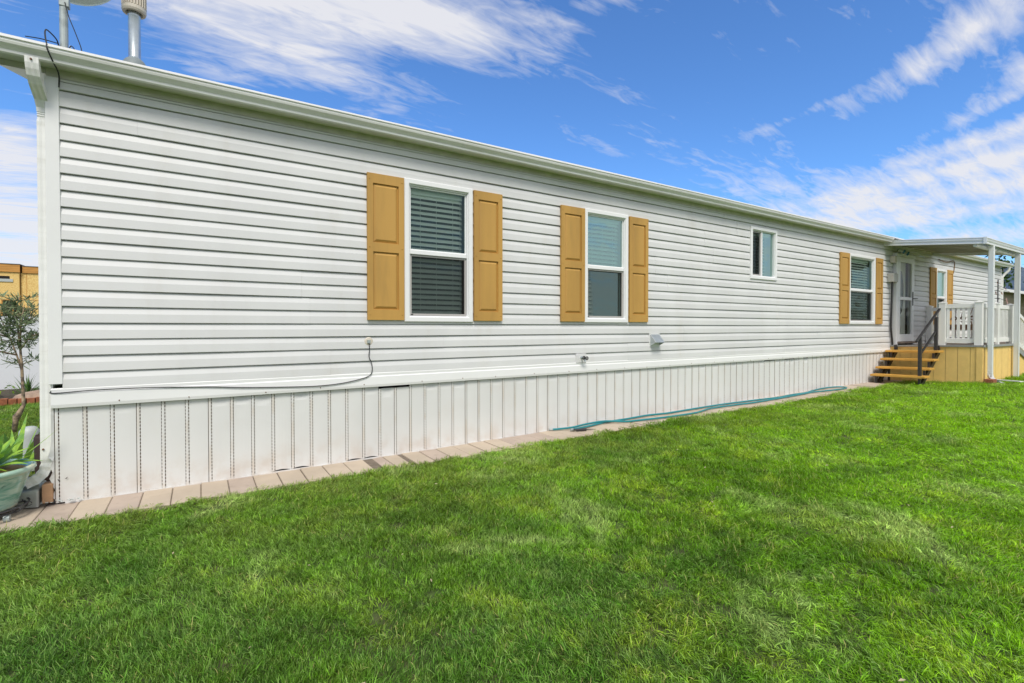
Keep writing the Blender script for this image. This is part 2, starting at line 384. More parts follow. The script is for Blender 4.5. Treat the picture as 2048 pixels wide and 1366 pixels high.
def pavers():
    mb = MB(); mp = MB(); x = -1.62; i = 0
    while x < 12.30:
        wd = .1795; g = .0022+random.random()*.0012
        z = float(hgt(x+.09, -.2))-.004+random.uniform(-.003, .003); tl = random.uniform(-.003, .003)
        y0 = -.425+random.uniform(-.008, .008); y1 = -.004 if x > -.85 else .20
        t = mp if random.random() < .16 or abs(x-.17) < .09 else mb
        x0, x1 = x+g, x+wd-g
        b = .004
        t.add([(x0, y0, z-.05), (x1, y0, z-.05), (x1, y1, z-.05), (x0, y1, z-.05),
               (x0, y0, z-b+tl), (x1, y0, z-b-tl), (x1, y1, z-b-tl), (x0, y1, z-b+tl),
               (x0+b, y0+b, z+tl), (x1-b, y0+b, z-tl), (x1-b, y1-b, z-tl), (x0+b, y1-b, z+tl)],
              [(0,1,5,4),(1,2,6,5),(2,3,7,6),(3,0,4,7),(4,5,9,8),(5,6,10,9),(6,7,11,10),(7,4,8,11),(8,9,10,11)])
        x += .1800; i += 1
    MB().add([(-1.62, -.42, float(hgt(-1.6, 0))-.017), (3, -.42, float(hgt(3, 0))-.017), (12.3, -.42, float(hgt(12, 0))-.017), (12.3, .0, float(hgt(12, 0))-.017), (3, .0, float(hgt(3, 0))-.017), (-1.62, .0, float(hgt(-1.6, 0))-.017)], [(0,1,4,5),(1,2,3,4)]).build('path', M['sand'], kind='structure')
    mb.build('path', M['paver'], kind='structure'); mp.build('path', M['paverpink'], kind='structure')
pavers()
# bare earth beside the end of the house
b = MB()
b.add([(-1.75, .19, -.03), (-.80, .19, -.03), (-.80, 1.15, -.03), (-1.75, 1.0, -.03), (-1.28, .6, .005)], [(0,1,4),(1,2,4),(2,3,4),(3,0,4)])
b.build('soil_bed', M['soil'], kind='structure')
# hills
b = MB(); nseg = 60; row = []
for i in range(nseg+1):
    a = math.radians(-22+i*(60/nseg)); d = 2900
    hh = 252 + 26*math.sin(i*.55+.6)+14*math.sin(i*1.7)+7*math.sin(i*3.9)
    hh *= .25+.75*sm(1-(abs(a-math.radians(10))-math.radians(4))/math.radians(22))
    b.v += [(d*math.cos(a), d*math.sin(a), -5), ((d+500)*math.cos(a), (d+500)*math.sin(a), hh*.55+10*math.sin(i*2.3)), ((d+1100)*math.cos(a), (d+1100)*math.sin(a), hh*1.28)]
for i in range(nseg):
    for k in range(2): b.f.append((i*3+k, i*3+3+k, i*3+4+k, i*3+1+k))
b.build('hills', M['mount'], kind='structure', recalc=False)

# ------------------------------------------------------------------ the house
house = root('manufactured_home', 'long white vinyl-sided manufactured home with tan shutters and pale skirting', 'house', (-.80, 0, 0))
C0 = .7753; CH = .11430
Z_TOP = 2.882
wavn = [random.uniform(0, 6.28) for _ in range(40)]
def wob(x, k): return .0012*math.sin(x*1.7+wavn[k % 40])+.0008*math.sin(x*4.3+wavn[(k*3+1) % 40])
seams = {}
def seam_list(k):
    p = k//2
    if p not in seams:
        off = random.uniform(-3, 0.5); seams[p] = [off+3.66*i for i in range(9)]
    return seams[p]
def siding(mb, x0, x1, z0, z1):
    k0 = int(math.floor((z0-C0)/CH+1e-6)); k = k0
    while C0+k*CH < z1-1e-4:
        zb = C0+k*CH
        prof = [(0, -.008), (0, .0185), (.003, .0200), (.064, .0172), (.068, .0160), (CH-.0075, .0055), (CH-.0070, -.008), (CH, -.008)]
        lo, hi = z0-zb, z1-zb
        pr = []
        for i in range(len(prof)):
            pr.append(prof[i])
        # clip
        out = []
        for i in range(len(pr)-1):
            (a, ya), (c, yc) = pr[i], pr[i+1]
            if c <= lo+1e-9 and not (a >= lo): continue
            if a >= hi: continue
            aa, cc = max(a, lo), min(c, hi)
            f = lambda z: ya if c == a else ya+(yc-ya)*(z-a)/(c-a)
            out.append(((aa, f(aa)), (cc, f(cc) if c != a else yc)))
        brk = sorted(set([x0, x1]+[s for s in seam_list(k) if x0 < s < x1]+[q for q in np.arange(math.ceil(x0/.7)*.7, x1, .7) if x0 < q < x1]))
        for i in range(len(brk)-1):
            a, c = brk[i], brk[i+1]; mid = (a+c)/2
            idx = sum(1 for s in seam_list(k) if s < mid); off = .0024*(idx % 2)
            da, dc = wob(a, k), wob(c, k)
            za, zc = .0012*math.sin(a*.9+wavn[k % 7]), .0012*math.sin(c*.9+wavn[k % 7])
            for (p, yp), (q, yq) in out:
                mb.quad((a, -yp-off-da, zb+p+za), (c, -yp-off-dc, zb+p+zc), (c, -yq-off-dc, zb+q+zc), (a, -yq-off-da, zb+q+za))
            if off:   # end face of the lapped panel
                for (p, yp), (q, yq) in out:
                    for e in (a, c):
                        if e in seam_list(k): mb.quad((e, -yp-off-.0006, zb+p), (e, -yp+.002, zb+p), (e, -yq+.002, zb+q), (e, -yq-off-.0006, zb+q))
        k += 1
WIN = [(1.652, 2.386, 1.252, 2.622), (3.893, 4.618, 1.257, 2.625), (7.284, 8.022, 1.962, 2.785), (10.515, 11.62, 1.262, 2.615), (14.865, 15.535, 1.262, 2.600)]
DOOR = (12.46, 13.46, .80, 2.75)
mb = MB(); X0, X1 = -.802, 19.80; Zs = .778
holes = [(a+.02, c-.02, p+.02, q-.02) for a, c, p, q in WIN]+[(DOOR[0]+.01, DOOR[1]-.01, .70, 2.74)]
holes.sort(); x = X0
for a, c, p, q in holes:
    siding(mb, x, a, Zs, Z_TOP)
    if p > Zs: siding(mb, a, c, Zs, p)
    siding(mb, a, c, q, Z_TOP); x = c
siding(mb, x, X1, Zs, Z_TOP)
mb.build('siding', M['siding'], house, recalc=False)
# end wall and rear walls of the house
b = MB()
k = 0
while C0+k*CH < Z_TOP:
    z = C0+k*CH
    for z_a, y_a, z_b, y_b in ((0, .001, 0, .0165), (0, .0165, .066, .014), (.066, .0135, CH, .003)):
        b.quad((-.85-y_a, .0, z+z_a), (-.85-y_a, 4.5, z+z_a), (-.85-y_b, 4.5, z+z_b), (-.85-y_b, .0, z+z_b))
    k += 1
b.quad((-.85, 0, 2.88), (-.85, 4.5, 2.88), (-.85, 2.25, 3.58), (-.85, 2.2, 3.58))
b.build('end_siding', M['siding'], house, recalc=False)
MB().box(-.85, 19.84, 4.44, 4.5, 0, 3.0).box(19.80, 19.86, .02, 4.44, 0, 3.0).build('rear_wall', M['siding'], house)
# dark inner core closes everything behind the skin
MB().quad((-.80, .55, .0), (19.8, .55, .0), (19.8, .55, 2.95), (-.80, .55, 2.95)).build('interior_wall', mat('interior', (.10, .10, .09), .9), house)
# J trim and frieze under the eave
MB().prism([(0, 2.884), (-.014, 2.884), (-.019, 2.888), (-.019, 2.903), (-.009, 2.906), (0, 2.906)], -.80, 19.8, lambda u, v, t: (t, u, v)).build('top_trim', M['siding'], house)
b = MB(); x = -.87
while x < 19.8:
    x2 = min(x+2.44, 19.82); b.box(x+.001, x2-.001, -.011-.001*(int(x*3) % 2), .02, 2.909, 2.972); x = x2
b.build('frieze', M['frieze'], house)
MB().box(-1.105, 19.95, -.165, .03, 2.966, 2.974).build('soffit', M['soffit'], house)
# gutter: K style
gp = [(-.150, 2.945), (-.165, 2.944), (-.172, 2.950), (-.174, 2.966), (-.186, 2.980), (-.203, 2.996), (-.208, 3.010), (-.208, 3.022), (-.216, 3.026), (-.216, 3.031), (-.203, 3.031), (-.203, 3.012), (-.165, 2.972), (-.155, 2.950), (-.150, 3.02)]
for nm, a, c in (('gutter', -1.135, 12.02), ('gutter', 14.68, 20.25)):
    b = MB(); xs = np.linspace(a, c, 24)
    for i in range(len(xs)-1):
        for j in range(len(gp)-1):
            (u, v), (u2, v2) = gp[j], gp[j+1]
            s0, s1 = .002*math.sin(xs[i]*1.3), .002*math.sin(xs[i+1]*1.3)
            b.quad((xs[i], u, v+s0), (xs[i+1], u, v+s1), (xs[i+1], u2, v2+s1), (xs[i], u2, v2+s0))
    n = len(gp)
    b.add([(a, u, v) for u, v in gp[:9]], [tuple(range(9))]); b.add([(c, u, v) for u, v in gp[:9]], [tuple(range(9))])
    for xx in np.arange(a+.6, c, .9): b.box(xx, xx+.02, -.212, -.15, 3.031, 3.036)
    b.build(nm, M['gutter'], house, recalc=False)
# roof with drip edge
b = MB(); sl_ = .272
zr = lambda y: 3.046+sl_*(min(y, 4.7-y)+.19)
b.add([(-1.125, -.19, 3.044), (20.1, -.19, 3.044), (20.1, 2.35, zr(2.35)), (-1.125, 2.35, zr(2.35)), (20.1, 4.75, 3.03), (-1.125, 4.75, 3.03),
       (-1.125, -.19, 3.032), (20.1, -.19, 3.032), (20.1, 2.35, zr(2.35)-.05), (-1.125, 2.35, zr(2.35)-.05), (20.1, 4.75, 2.99), (-1.125, 4.75, 2.99)],
      [(0,1,2,3),(3,2,4,5),(6,7,1,0),(7,8,2,1),(8,10,4,2),(6,0,3,9),(9,3,5,11),(6,9,8,7),(9,11,10,8)])
b.build('roof', M['roof'], house)
# thin white drip edge, and the rake board on the gable end
MB().box(-1.14, 20.12, -.196, -.17, 3.034, 3.050).build('drip_edge', M['trim'], house)
b = MB()
def rake(y): return 2.925+.272*y
b.add([(-1.105, -.12, 2.925), (-1.105, 0, rake(0)), (-1.105, 2.35, rake(2.35)), (-1.105, 4.7, 2.925), (-1.105, 4.7, 3.02), (-1.105, 2.35, zr(2.35)-.052), (-1.105, -.15, 3.028)], [(0,1,2,3,4,5,6)])
b.add([(-1.105, .0, rake(0)), (-.84, .0, rake(0)), (-.84, 2.35, rake(2.35)), (-1.105, 2.35, rake(2.35)), (-.84, 4.7, 2.925), (-1.105, 4.7, 2.925)], [(0,1,2,3),(3,2,4,5)])
b.build('rake_soffit', M['trim'], house, recalc=False)
MB().box(-1.103, -.872, -.004, .0, 2.926, 2.964).build('eave_return', M['frieze'], house)
# belt band over the skirting
b = MB(); xs = np.linspace(-.862, 12.44, 50)
def band(x): return .645+.0030*max(0, min(x, 13)), 
bp = lambda x: [(-.003, .779), (-.020, .779), (-.024, .773), (-.0225, .750), (-.0300, .742), (-.0330, band(x)[0]+.022), (-.0290, band(x)[0]), (-.012, band(x)[0])]
for i in range(len(xs)-1):
    A, B = bp(xs[i]), bp(xs[i+1])
    for j in range(len(A)-1):
        b.quad((xs[i], *A[j]), (xs[i+1], *B[j]), (xs[i+1], *B[j+1]), (xs[i], *A[j+1]))
A = bp(xs[0]); b.add([(xs[0], *q) for q in A], [tuple(range(len(A)))])
b.build('belt_band', M['trim'], house, recalc=False)
scr = MB().lathe([(0, -.0055), (.004, -.005), (.005, 0)], (0, 0, 0), 8, 'y').build('screw', M['rust'], house)
def screw(x, y, z, parent, m=None, first=[True]):
    o = scr if first[0] else scr.copy()
    if not first[0]: COL.objects.link(o)
    first[0] = False; o.parent = parent; o.location = (x, y, z)
    if m: o.data = scr_tan
    return o
scr_tan = scr.data.copy(); scr_tan.materials.clear(); scr_tan.materials.append(M['shutter'])
for i, xx in enumerate(np.arange(-.52, 12.3, .46)):
    xx += random.uniform(-.06, .06); screw(xx, -.031, band(xx)[0]+random.uniform(.015, .03), house)
# corner post
MB().box(-.873, -.801, -.026, .05, .808, 2.905).build('corner_post', M['trim'], house, bevel=.003)
MB().box(19.795, 19.87, -.026, .05, .70, 2.905).build('corner_post', M['trim'], house, bevel=.003)
# skirting
def skirting(name, xa, xb):
    b = MB(); P = .1505; n0 = int(math.floor((xa+.702)/P)); x = -.702+n0*P
    gaps_top = {14: .024, 15: .024, 20: .008, 21: .005, 7: .006, 8: .004, 56: .018, 57: .018, 60: .018, 61: .018, 64: .016}
    zk = [0, .03, .1, .25, .45, .7, .86, .93, .97, 1.0]
    n = n0
    while x < xb:
        lo = lambda q: float(hgt(q, 0))+.004
        gt = gaps_top.get(n, -.02)
        amp = random.choice([0, 0, .006, .012, .018]); kick = random.uniform(-.001, .002)
        bot = .012 if n in (8, 9, 12, 13) else 0
        us = [0, .0012, .0028, .0125, .0222, .0238, .0250]+[.0255+(P-.0255)*t for t in (.12, .3, .5, .7, .88, 1)]
        ys = [-.000, .006, -.004, -.006, -.004, .006, -.000]+[-.001]*6
        cols = []
        for u, yy in zip(us, ys):
            q = x+u; colm = []; zt = band(q)[0]-gt if gt > 0 else band(q)[0]+.02
            zb = lo(q)+bot*math.sin(PI*u/P)
            t = (u-.0255)/(P-.0255)
            for s in zk:
                z = zb+(zt-zb)*s
                dy = 0
                if t > 0:
                    bulge = (1-(2*t-1)**2)
                    dy = -.0025*bulge*math.sin(PI*s)-kick*bulge+amp*bulge*sm((s-.82)/.18)
                colm.append((q, yy+dy, z))
            cols.append(colm)
        for i in range(len(cols)-1):
            for j in range(len(zk)-1):
                b.quad(cols[i][j], cols[i+1][j], cols[i+1][j+1], cols[i][j+1])
        x += P; n += 1
    return b.build(name, M['skirt'], house, recalc=False)
skirting('skirting', -.852, 12.35)
MB().quad((-.85, .045, -.1), (12.45, .045, -.1), (12.45, .045, .78), (-.85, .045, .78)).build('skirting_backing', M['void'], house)
b = MB()   # bottom track
xs = np.arange(-.80, 12.0, .4)
for i in range(len(xs)-1):
    if True:
        a, c = xs[i], xs[i+1]; za, zc = float(hgt(a, 0)), float(hgt(c, 0)); o = random.uniform(.006, .012)
        b.add([(a, -o, za-.01), (c, -o, zc-.01), (c, -o, zc+.003), (a, -o, za+.003), (a, -.002, za+.004), (c, -.002, zc+.004)], [(0,1,2,3),(3,2,5,4)])
b.build('skirting_track', M['skirt'], house, recalc=False)
# broken corner of skirting by the downspout
b = MB(); zz = [.0, .04, .075, .12, .16, .2, .24, .28, .31, .35, .42, .60, .66]; xo = [-.845, -.866, -.85, -.862, -.878, -.862, -.872, -.860, -.884, -.874, -.866, -.866, -.866]
for i in range(len(zz)-1):
    b.quad((xo[i], -.012-random.random()*.006, zz[i]), (-.852, -.004, zz[i]), (-.852, -.004, zz[i+1]), (xo[i+1], -.012-random.random()*.006, zz[i+1]))
    b.quad((xo[i], -.012, zz[i]), (xo[i]-.004, .03, zz[i]), (xo[i+1]-.004, .03, zz[i+1]), (xo[i+1], -.012, zz[i+1]))
b.build('torn_skirting_edge', M['skirt'], house, recalc=False)
MB().add([(-.838, -.0095, .150), (-.832, -.010, .138), (-.826, -.0098, .146)], [(0,1,2)]).build('skirting_crack', M['void'], house)
MB().add([(-.80, -.0098, .146), (-.784, -.0102, .160), (-.788, -.0102, .148)], [(0,1,2)]).build('skirting_crack', M['void'], house)
MB().quad((-.84, .3, 0), (-.84, 4.4, 0), (-.84, 4.4, .78), (-.84, .3, .78)).quad((-.84, .04, .0), (-.84, .3, 0), (-.84, .3, .78), (-.84, .04, .78)).build('end_skirting', M['skirt'], house)

# ---------------- shutters
def shutter(x0, x1, z0=1.268, z1=2.612):
    b = MB(); yb, yf = -.020, -.047; W = x1-x0; Hh = z1-z0
    sx = .052; rows = [(z0+.095, z0+Hh*.468), (z0+Hh*.530, z1-.088)]
    panels = [(x0+sx, x1-sx, a, c) for a, c in rows]
    xs = [x0, x0+sx, x1-sx, x1]; zs = [z0, rows[0][0], rows[0][1], rows[1][0], rows[1][1], z1]
    for i in range(3):
        for j in range(5):
            if i == 1 and j in (1, 3): continue
            b.quad((xs[i], yf, zs[j]), (xs[i+1], yf, zs[j]), (xs[i+1], yf, zs[j+1]), (xs[i], yf, zs[j+1]))
    for a, c, p, q in panels:
        d1 = yf+.017; i1 = .004; i2 = .030
        def ring(k, y): return [(a+k, y, p+k), (c-k, y, p+k), (c-k, y, q-k), (a+k, y, q-k)]
        r0, r1, r1b, r2 = ring(0, yf), ring(.001, d1), ring(.006, d1), ring(i2, yf+.003)
        for A, B in ((r0, r1), (r1, r1b), (r1b, r2)):
            for t in range(4): b.quad(A[t], A[(t+1) % 4], B[(t+1) % 4], B[t])
        b.quad(*r2)
    b.quad((x0, yf, z0), (x0, yb, z0), (x0, yb, z1), (x0, yf, z1)); b.quad((x1, yf, z0), (x1, yb, z0), (x1, yb, z1), (x1, yf, z1))
    b.quad((x0, yf, z0), (x1, yf, z0), (x1, yb, z0), (x0, yb, z0)); b.quad((x0, yf, z1), (x1, yf, z1), (x1, yb, z1), (x0, yb, z1))
    o = b.build('shutter', M['shutter'], house)
    for xx in (x0+.02, x1-.02):
        for zz_ in (z0+.05, (z0+z1)/2, z1-.05): screw(xx, yf, zz_, o, 1)
    return o
for a, c in ((1.298, 1.645), (2.397, 2.736), (3.533, 3.888), (4.634, 4.972), (10.15, 10.508), (11.63, 11.945), (14.485, 14.850), (15.548, 15.915)): shutter(a, c)

# ---------------- windows
def frame_ring(b, x0, x1, z0, z1, prof):
    """mitred ring: prof = list of (inset, y)"""
    for (i0, y0), (i1, y1) in zip(prof, prof[1:]):
        A = [(x0+i0, y0, z0+i0), (x1-i0, y0, z0+i0), (x1-i0, y0, z1-i0), (x0+i0, y0, z1-i0)]
        B = [(x0+i1, y1, z0+i1), (x1-i1, y1, z0+i1), (x1-i1, y1, z1-i1), (x0+i1, y1, z1-i1)]
        for t in range(4): b.quad(A[t], A[(t+1) % 4], B[(t+1) % 4], B[t])
def window(x0, x1, z0, z1, kind='hung', tilt=28, glass='glass', pitch=.052, lowtilt=None, scr=.36):
    b = MB()
    frame_ring(b, x0, x1, z0, z1, [(0, .0), (0, -.034), (.006, -.040), (.044, -.040), (.050, -.034), (.052, -.022), (.060, -.022), (.062, .020), (.062, .10)])
    fr = b.build('window', M['winframe'], house, recalc=False)
    a, c, p, q = x0+.062, x1-.062, z0+.062, z1-.062; YB = .085
    if kind == 'hung':
        zm = p+(q-p)*.49
        MB().box(a, c, -.018, .030, zm-.018, zm+.022).build('meeting_rail', M['winframe'], fr, bevel=.003)
        u = MB(); frame_ring(u, a, c, zm+.020, q, [(0, -.006), (.012, -.006), (.014, .012)]); u.build('sash', M['winframe'], fr, recalc=False)
        MB().quad((a+.010, .008, zm+.02), (c-.010, .008, zm+.02), (c-.010, .008, q-.01), (a+.010, .008, q-.01)).build('pane', M[glass], fr)
        MB().quad((a+.012, .034, p), (c-.012, .034, p), (c-.012, .034, zm), (a+.012, .034, zm)).build('pane', M['glass'], fr)
        s = MB(); frame_ring(s, a+.004, c-.002, p+.002, zm-.020, [(0, .008), (0, -.004), (.016, -.004), (.018, .004)]); s.build('screen_frame', M['screenframe'], fr, recalc=False)
        MB().quad((a+.018, .002, p+.015), (c-.016, .002, p+.015), (c-.016, .002, zm-.034), (a+.018, .002, zm-.034)).build('insect_screen', screen_mat(scr), fr)
        MB().box(a+.012, a+.034, -.008, -.003, p+.006, p+.014).build('screen_tab', M['black'], fr)
    else:   # slider
        xm = a+(c-a)*.44
        MB().box(xm-.016, xm+.020, -.014, .03, p, q).build('meeting_rail', M['winframe'], fr, bevel=.003)
        MB().quad((xm+.02, .008, p+.004), (c-.006, .008, p+.004), (c-.006, .008, q-.004), (xm+.02, .008, q-.004)).build('pane', M['glassteal'], fr)
        MB().quad((a, .034, p), (xm, .034, p), (xm, .034, q), (a, .034, q)).build('pane', M[glass], fr)
        s = MB(); frame_ring(s, a+.004, xm-.018, p+.004, q-.004, [(0, .008), (0, -.004), (.016, -.004), (.018, .004)]); s.build('screen_frame', M['screenframe'], fr, recalc=False)
        MB().quad((a+.018, .002, p+.015), (xm-.03, .002, p+.015), (xm-.03, .002, q-.015), (a+.018, .002, q-.015)).build('insect_screen', screen_mat(scr), fr)
    # jamb lining behind the glass
    j = MB(); d = .15
    j.quad((a, .03, p), (a, d, p), (a, d, q), (a, .03, q)); j.quad((c, .03, p), (c, d, p), (c, d, q), (c, .03, q))
    j.quad((a, .03, p), (c, .03, p), (c, d, p), (a, d, p)); j.quad((a, .03, q), (c, .03, q), (c, d, q), (a, d, q))
    j.build('jamb', M['trim'], fr)
    bl = MB(); bl.box(a+.005, c-.012, YB-.02, YB+.02, q-.050, q-.004); z = q-.07; L = .027; k = 0
    while z > p+.02:
        tt = math.radians(tilt if z > (p+q)/2 else (lowtilt if lowtilt is not None else tilt)+random.uniform(-2, 2)); sg = random.uniform(-.0015, .0015)
        dy, dz = L*math.cos(tt), L*math.sin(tt)
        n = 4
        bl.add([(a+.005, YB-dy, z-dz+sg), (c-.012, YB-dy, z-dz-sg), (c-.012, YB, z+.004-sg), (a+.005, YB, z+.004+sg), (c-.012, YB+dy, z+dz-sg), (a+.005, YB+dy, z+dz+sg)], [(0,1,2,3),(3,2,4,5)])
        z -= pitch; k += 1
    for xx in (a+(c-a)*.22, a+(c-a)*.5, a+(c-a)*.8): bl.box(xx-.0015, xx+.0015, YB-.029, YB-.028, p+.03, q-.04)
    bl.build('blinds', M['blind'], fr, recalc=False)
    return fr
window(*WIN[0], tilt=46, lowtilt=44)
window(*WIN[1], tilt=50, glass='glassteal', lowtilt=54, pitch=.052, scr=.60)
window(*WIN[2], kind='slider', tilt=8)
window(*WIN[3], tilt=45, lowtilt=50)
window(*WIN[4], tilt=60, glass='glassteal', lowtilt=60)

# ---------------- storm door in its casing
b = MB(); x0, x1 = 12.50, 13.42
b.box(x0, x0+.10, -.085, .02, .80, 2.72); b.box(x1-.06, x1, -.085, .02, .80, 2.72); b.box(x0-.02, x1+.02, -.098, .02, 2.721, 2.775)
door = b.build('door_casing', M['trim'], house, bevel=.004)
b = MB(); a, c = x0+.102, x1-.062
def bar(p, q, r, s, y0=-.088, y1=-.05): b.box(p, q, y0, y1, r, s)
bar(a, a+.075, .895, 2.715); bar(c-.075, c, .895, 2.715); bar(a+.0755, c-.0755, 2.60, 2.715); bar(a+.0755, c-.0755, .895, 1.05); bar(a+.0755, c-.0755, 1.79, 1.855)
sd_ = b.build('storm_door', M['trim'], house, bevel=.003)
MB().quad((a+.07, -.065, 1.05), (c-.07, -.065, 1.05), (c-.07, -.065, 2.6), (a+.07, -.065, 2.6)).build('door_glass', M['doorglass'], sd_)
h = MB().box(c-.05, c-.025, -.100, -.088, 1.68, 1.98).tube([(c-.04, -.10, 1.83), (c-.04, -.14, 1.83), (c+.06, -.145, 1.835)], .009)
h.build('handle', M['black'], sd_)
MB().box(x0+.10, x1-.06, .032, .05, .88, 2.72).build('door_void', M['void'], sd_)
b = MB().box(x0+.10, c-.16, .005, .03, .88, 2.72)
cx_, r1_, r2_ = (a+c)/2-.04, .17, .55
n = 40; ring = []
for rr, y in ((1.0, .002), (.93, -.006), (.86, .001)):
    ring.append([(cx_+r1_*rr*math.cos(t*2*PI/n), y, 1.96+r2_*rr*math.sin(t*2*PI/n)) for t in range(n)])
for A, B in zip(ring, ring[1:]):
    for t in range(n): b.quad(A[t], A[(t+1) % n], B[(t+1) % n], B[t])
b.build('inner_door', M['trim'], sd_, recalc=False)
MB().add([(cx_+r1_*.86*math.cos(t*2*PI/n), -.001, 1.96+r2_*.86*math.sin(t*2*PI/n)) for t in range(n)], [tuple(range(n))]).build('oval_glass', mat('dark_glass', (.03, .04, .035), .1), sd_)
MB().box(12.56, 13.40, -.16, -.01, .852, .890).build('threshold', M['threshold'], house, bevel=.004)

# ---------------- things fixed on the wall
# downspout at the near corner
b = MB()
pts = [(-.903, -.160, 2.950), (-.903, -.158, 2.915), (-.902, -.150, 2.885), (-.901, -.135, 2.850), (-.899, -.105, 2.815), (-.896, -.060, 2.785), (-.892, -.010, 2.750), (-.888, .022, 2.70), (-.887, .028, 2.665), (-.887, .028, 2.658), (-.887, .028, 2.650), (-.887, .028, 2.643), (-.887, .028, 2.635), (-.887, .028, 2.628), (-.887, .028, 2.60), (-.888, .028, 1.6), (-.890, .028, .9), (-.892, .028, .38), (-.893, .027, .292), (-.893, .026, .268), (-.897, .024, .243), (-.905, .022, .218), (-.917, .020, .196), (-.932, .018, .177), (-.950, .018, .162), (-.972, .018, .150), (-1.0, .02, .140)]
b.rectsweep(pts, .028, .021, (1, 0, 0)) if False else None
P = [Vector(p) for p in pts]; hw, hd = .034, .026
secs = []
for i, p in enumerate(P):
    hw, hd = (.034, .026) if i not in (9, 11, 13) and not (p.z < .29 and i % 2) else (.0300, .0220)
    if p.z > .28: t = Vector((0, (P[min(i+1, len(P)-1)]-P[max(i-1, 0)]).y, (P[min(i+1, len(P)-1)]-P[max(i-1, 0)]).z)).normalized(); sv = Vector((1, 0, 0))
    else: t = (P[min(i+1, len(P)-1)]-P[max(i-1, 0)]).normalized(); sv = Vector((0, -1, 0)).cross(t).normalized()
    nrm = t.cross(sv).normalized()
    pr = []
    m_ = 6
    # ribbed rectangular section
    for k in range(m_): pr.append(p+sv*(hw-2*hw*k/(m_-1))*1.0+nrm*(hd-(.003 if k % 2 else 0)))
    for k in range(4): pr.append(p-sv*(hw-(.003 if k % 2 else 0))+nrm*(hd-2*hd*(k+.5)/4))
    for k in range(m_): pr.append(p-sv*(hw-2*hw*k/(m_-1))-nrm*(hd-(.003 if k % 2 else 0)))
    for k in range(4): pr.append(p+sv*(hw-(.003 if k % 2 else 0))-nrm*(hd-2*hd*(k+.5)/4))
    secs.append(pr)
n = len(secs[0]); vs = [q for s in secs for q in s]
fs = [(i*n+k, i*n+(k+1) % n, (i+1)*n+(k+1) % n, (i+1)*n+k) for i in range(len(secs)-1) for k in range(n)]
b = MB().add(vs, fs)
ds = b.build('downspout', M['gutter'], house)
for q in ((-.905, -.186, 2.93), (-.893, .001, 2.715), (-.91, .001, .365)): screw(*q, ds).scale = (1.4, 1.4, 1.4)
# far corner elbow
MB().tube([(20.02, -.15, 2.95), (20.02, -.14, 2.86), (19.97, -.05, 2.74), (19.92, -.02, 2.66), (19.92, -.02, .2)], .035, 8).build('downspout', M['gutter'], house)
# flue pipe on the roof
b = MB().lathe([(.10, -.06), (.094, .0), (.084, .055), (.066, .085), (.052, .098), (.044, .10)], (-.437, .60, 3.318), 32)
b.build('flue_flashing', mat('flashing_grey', (.20, .235, .24), .6), house, smooth=True)
fl = MB().lathe([(.0425, 3.30), (.0425, 3.42), (.0445, 3.425), (.0425, 3.43), (.0425, 3.765), (.0450, 3.77), (.0430, 3.78), (.0430, 3.86)], (-.437, .60, 0), 32).build('flue_pipe', M['galv'], house, smooth=True)
b = MB()
b.lathe([(.050, 3.812), (.060, 3.792), (.078, 3.795), (.084, 3.81), (.084, 3.835), (.078, 3.84), (.074, 3.84), (.074, 4.02), (.086, 4.03), (.080, 4.06), (.03, 4.08), (0, 4.08)], (-.437, .60, 0), 32)
for k in range(26):
    t = 2*PI*k/26; cx_, cy_ = -.437+.080*math.cos(t), .60+.080*math.sin(t); b.box(cx_-.004, cx_+.004, cy_-.004, cy_+.004, 3.84, 4.03)
b.build('flue_cap', M['beige'], fl)
# spigot, cable stub, dryer vent
b = MB().box(3.770, 3.925, -.030, -.010, .775, .885)
sp = b.build('spigot_plate', M['siding'], house, bevel=.004)
b = MB().tube([(3.85, -.03, .838), (3.85, -.085, .838)], .010).lathe([(.0, -.035), (.018, -.034), (.018, -.030)], (3.85, 0, .838), 16, 'y')
b.tube([(3.85, -.065, .838), (3.86, -.075, .818), (3.862, -.080, .790)], .010)
b.build('spigot', M['galv'], sp)
b = MB()
for cx_, cz_ in ((3.832, .838), (3.878, .832)):
    for k in range(10):
        a0, a1 = 2*PI*k/10, 2*PI*(k+1)/10
        b.tube([(cx_+.020*math.cos(a0), -.095, cz_+.020*math.sin(a0)), (cx_+.020*math.cos(a1), -.095, cz_+.020*math.sin(a1))], .0045, 6)
    b.box(cx_-.020, cx_+.020, -.098, -.092, cz_-.003, cz_+.003).box(cx_-.003, cx_+.003, -.098, -.092, cz_-.020, cz_+.020)
b.build('spigot_wheel', M['iron'], sp)
b = MB().lathe([(0, -.024), (.030, -.023), (.040, -.018)], (1.312, 0, 1.070), 20, 'y'); cp = b.build('cable_plate', M['beige'], house)
MB().box(1.296, 1.326, -.034, -.022, 1.055, 1.083).build('cable_clip', M['galvdull'], cp)
def coil(pts, r, name, m, parent, n=6, sub=6):
    P = [Vector(p) for p in pts]; out = []
    for i in range(len(P)-1):
        p0, p1, p2, p3 = P[max(i-1, 0)], P[i], P[i+1], P[min(i+2, len(P)-1)]
        for k in range(sub):
            t = k/sub
            out.append(.5*((2*p1)+(p2-p0)*t+(2*p0-5*p1+4*p2-p3)*t*t+(-p0+3*p1-3*p2+p3)*t**3))
    out.append(P[-1])
    return MB().tube(out, r, n).build(name, m, parent, smooth=True)
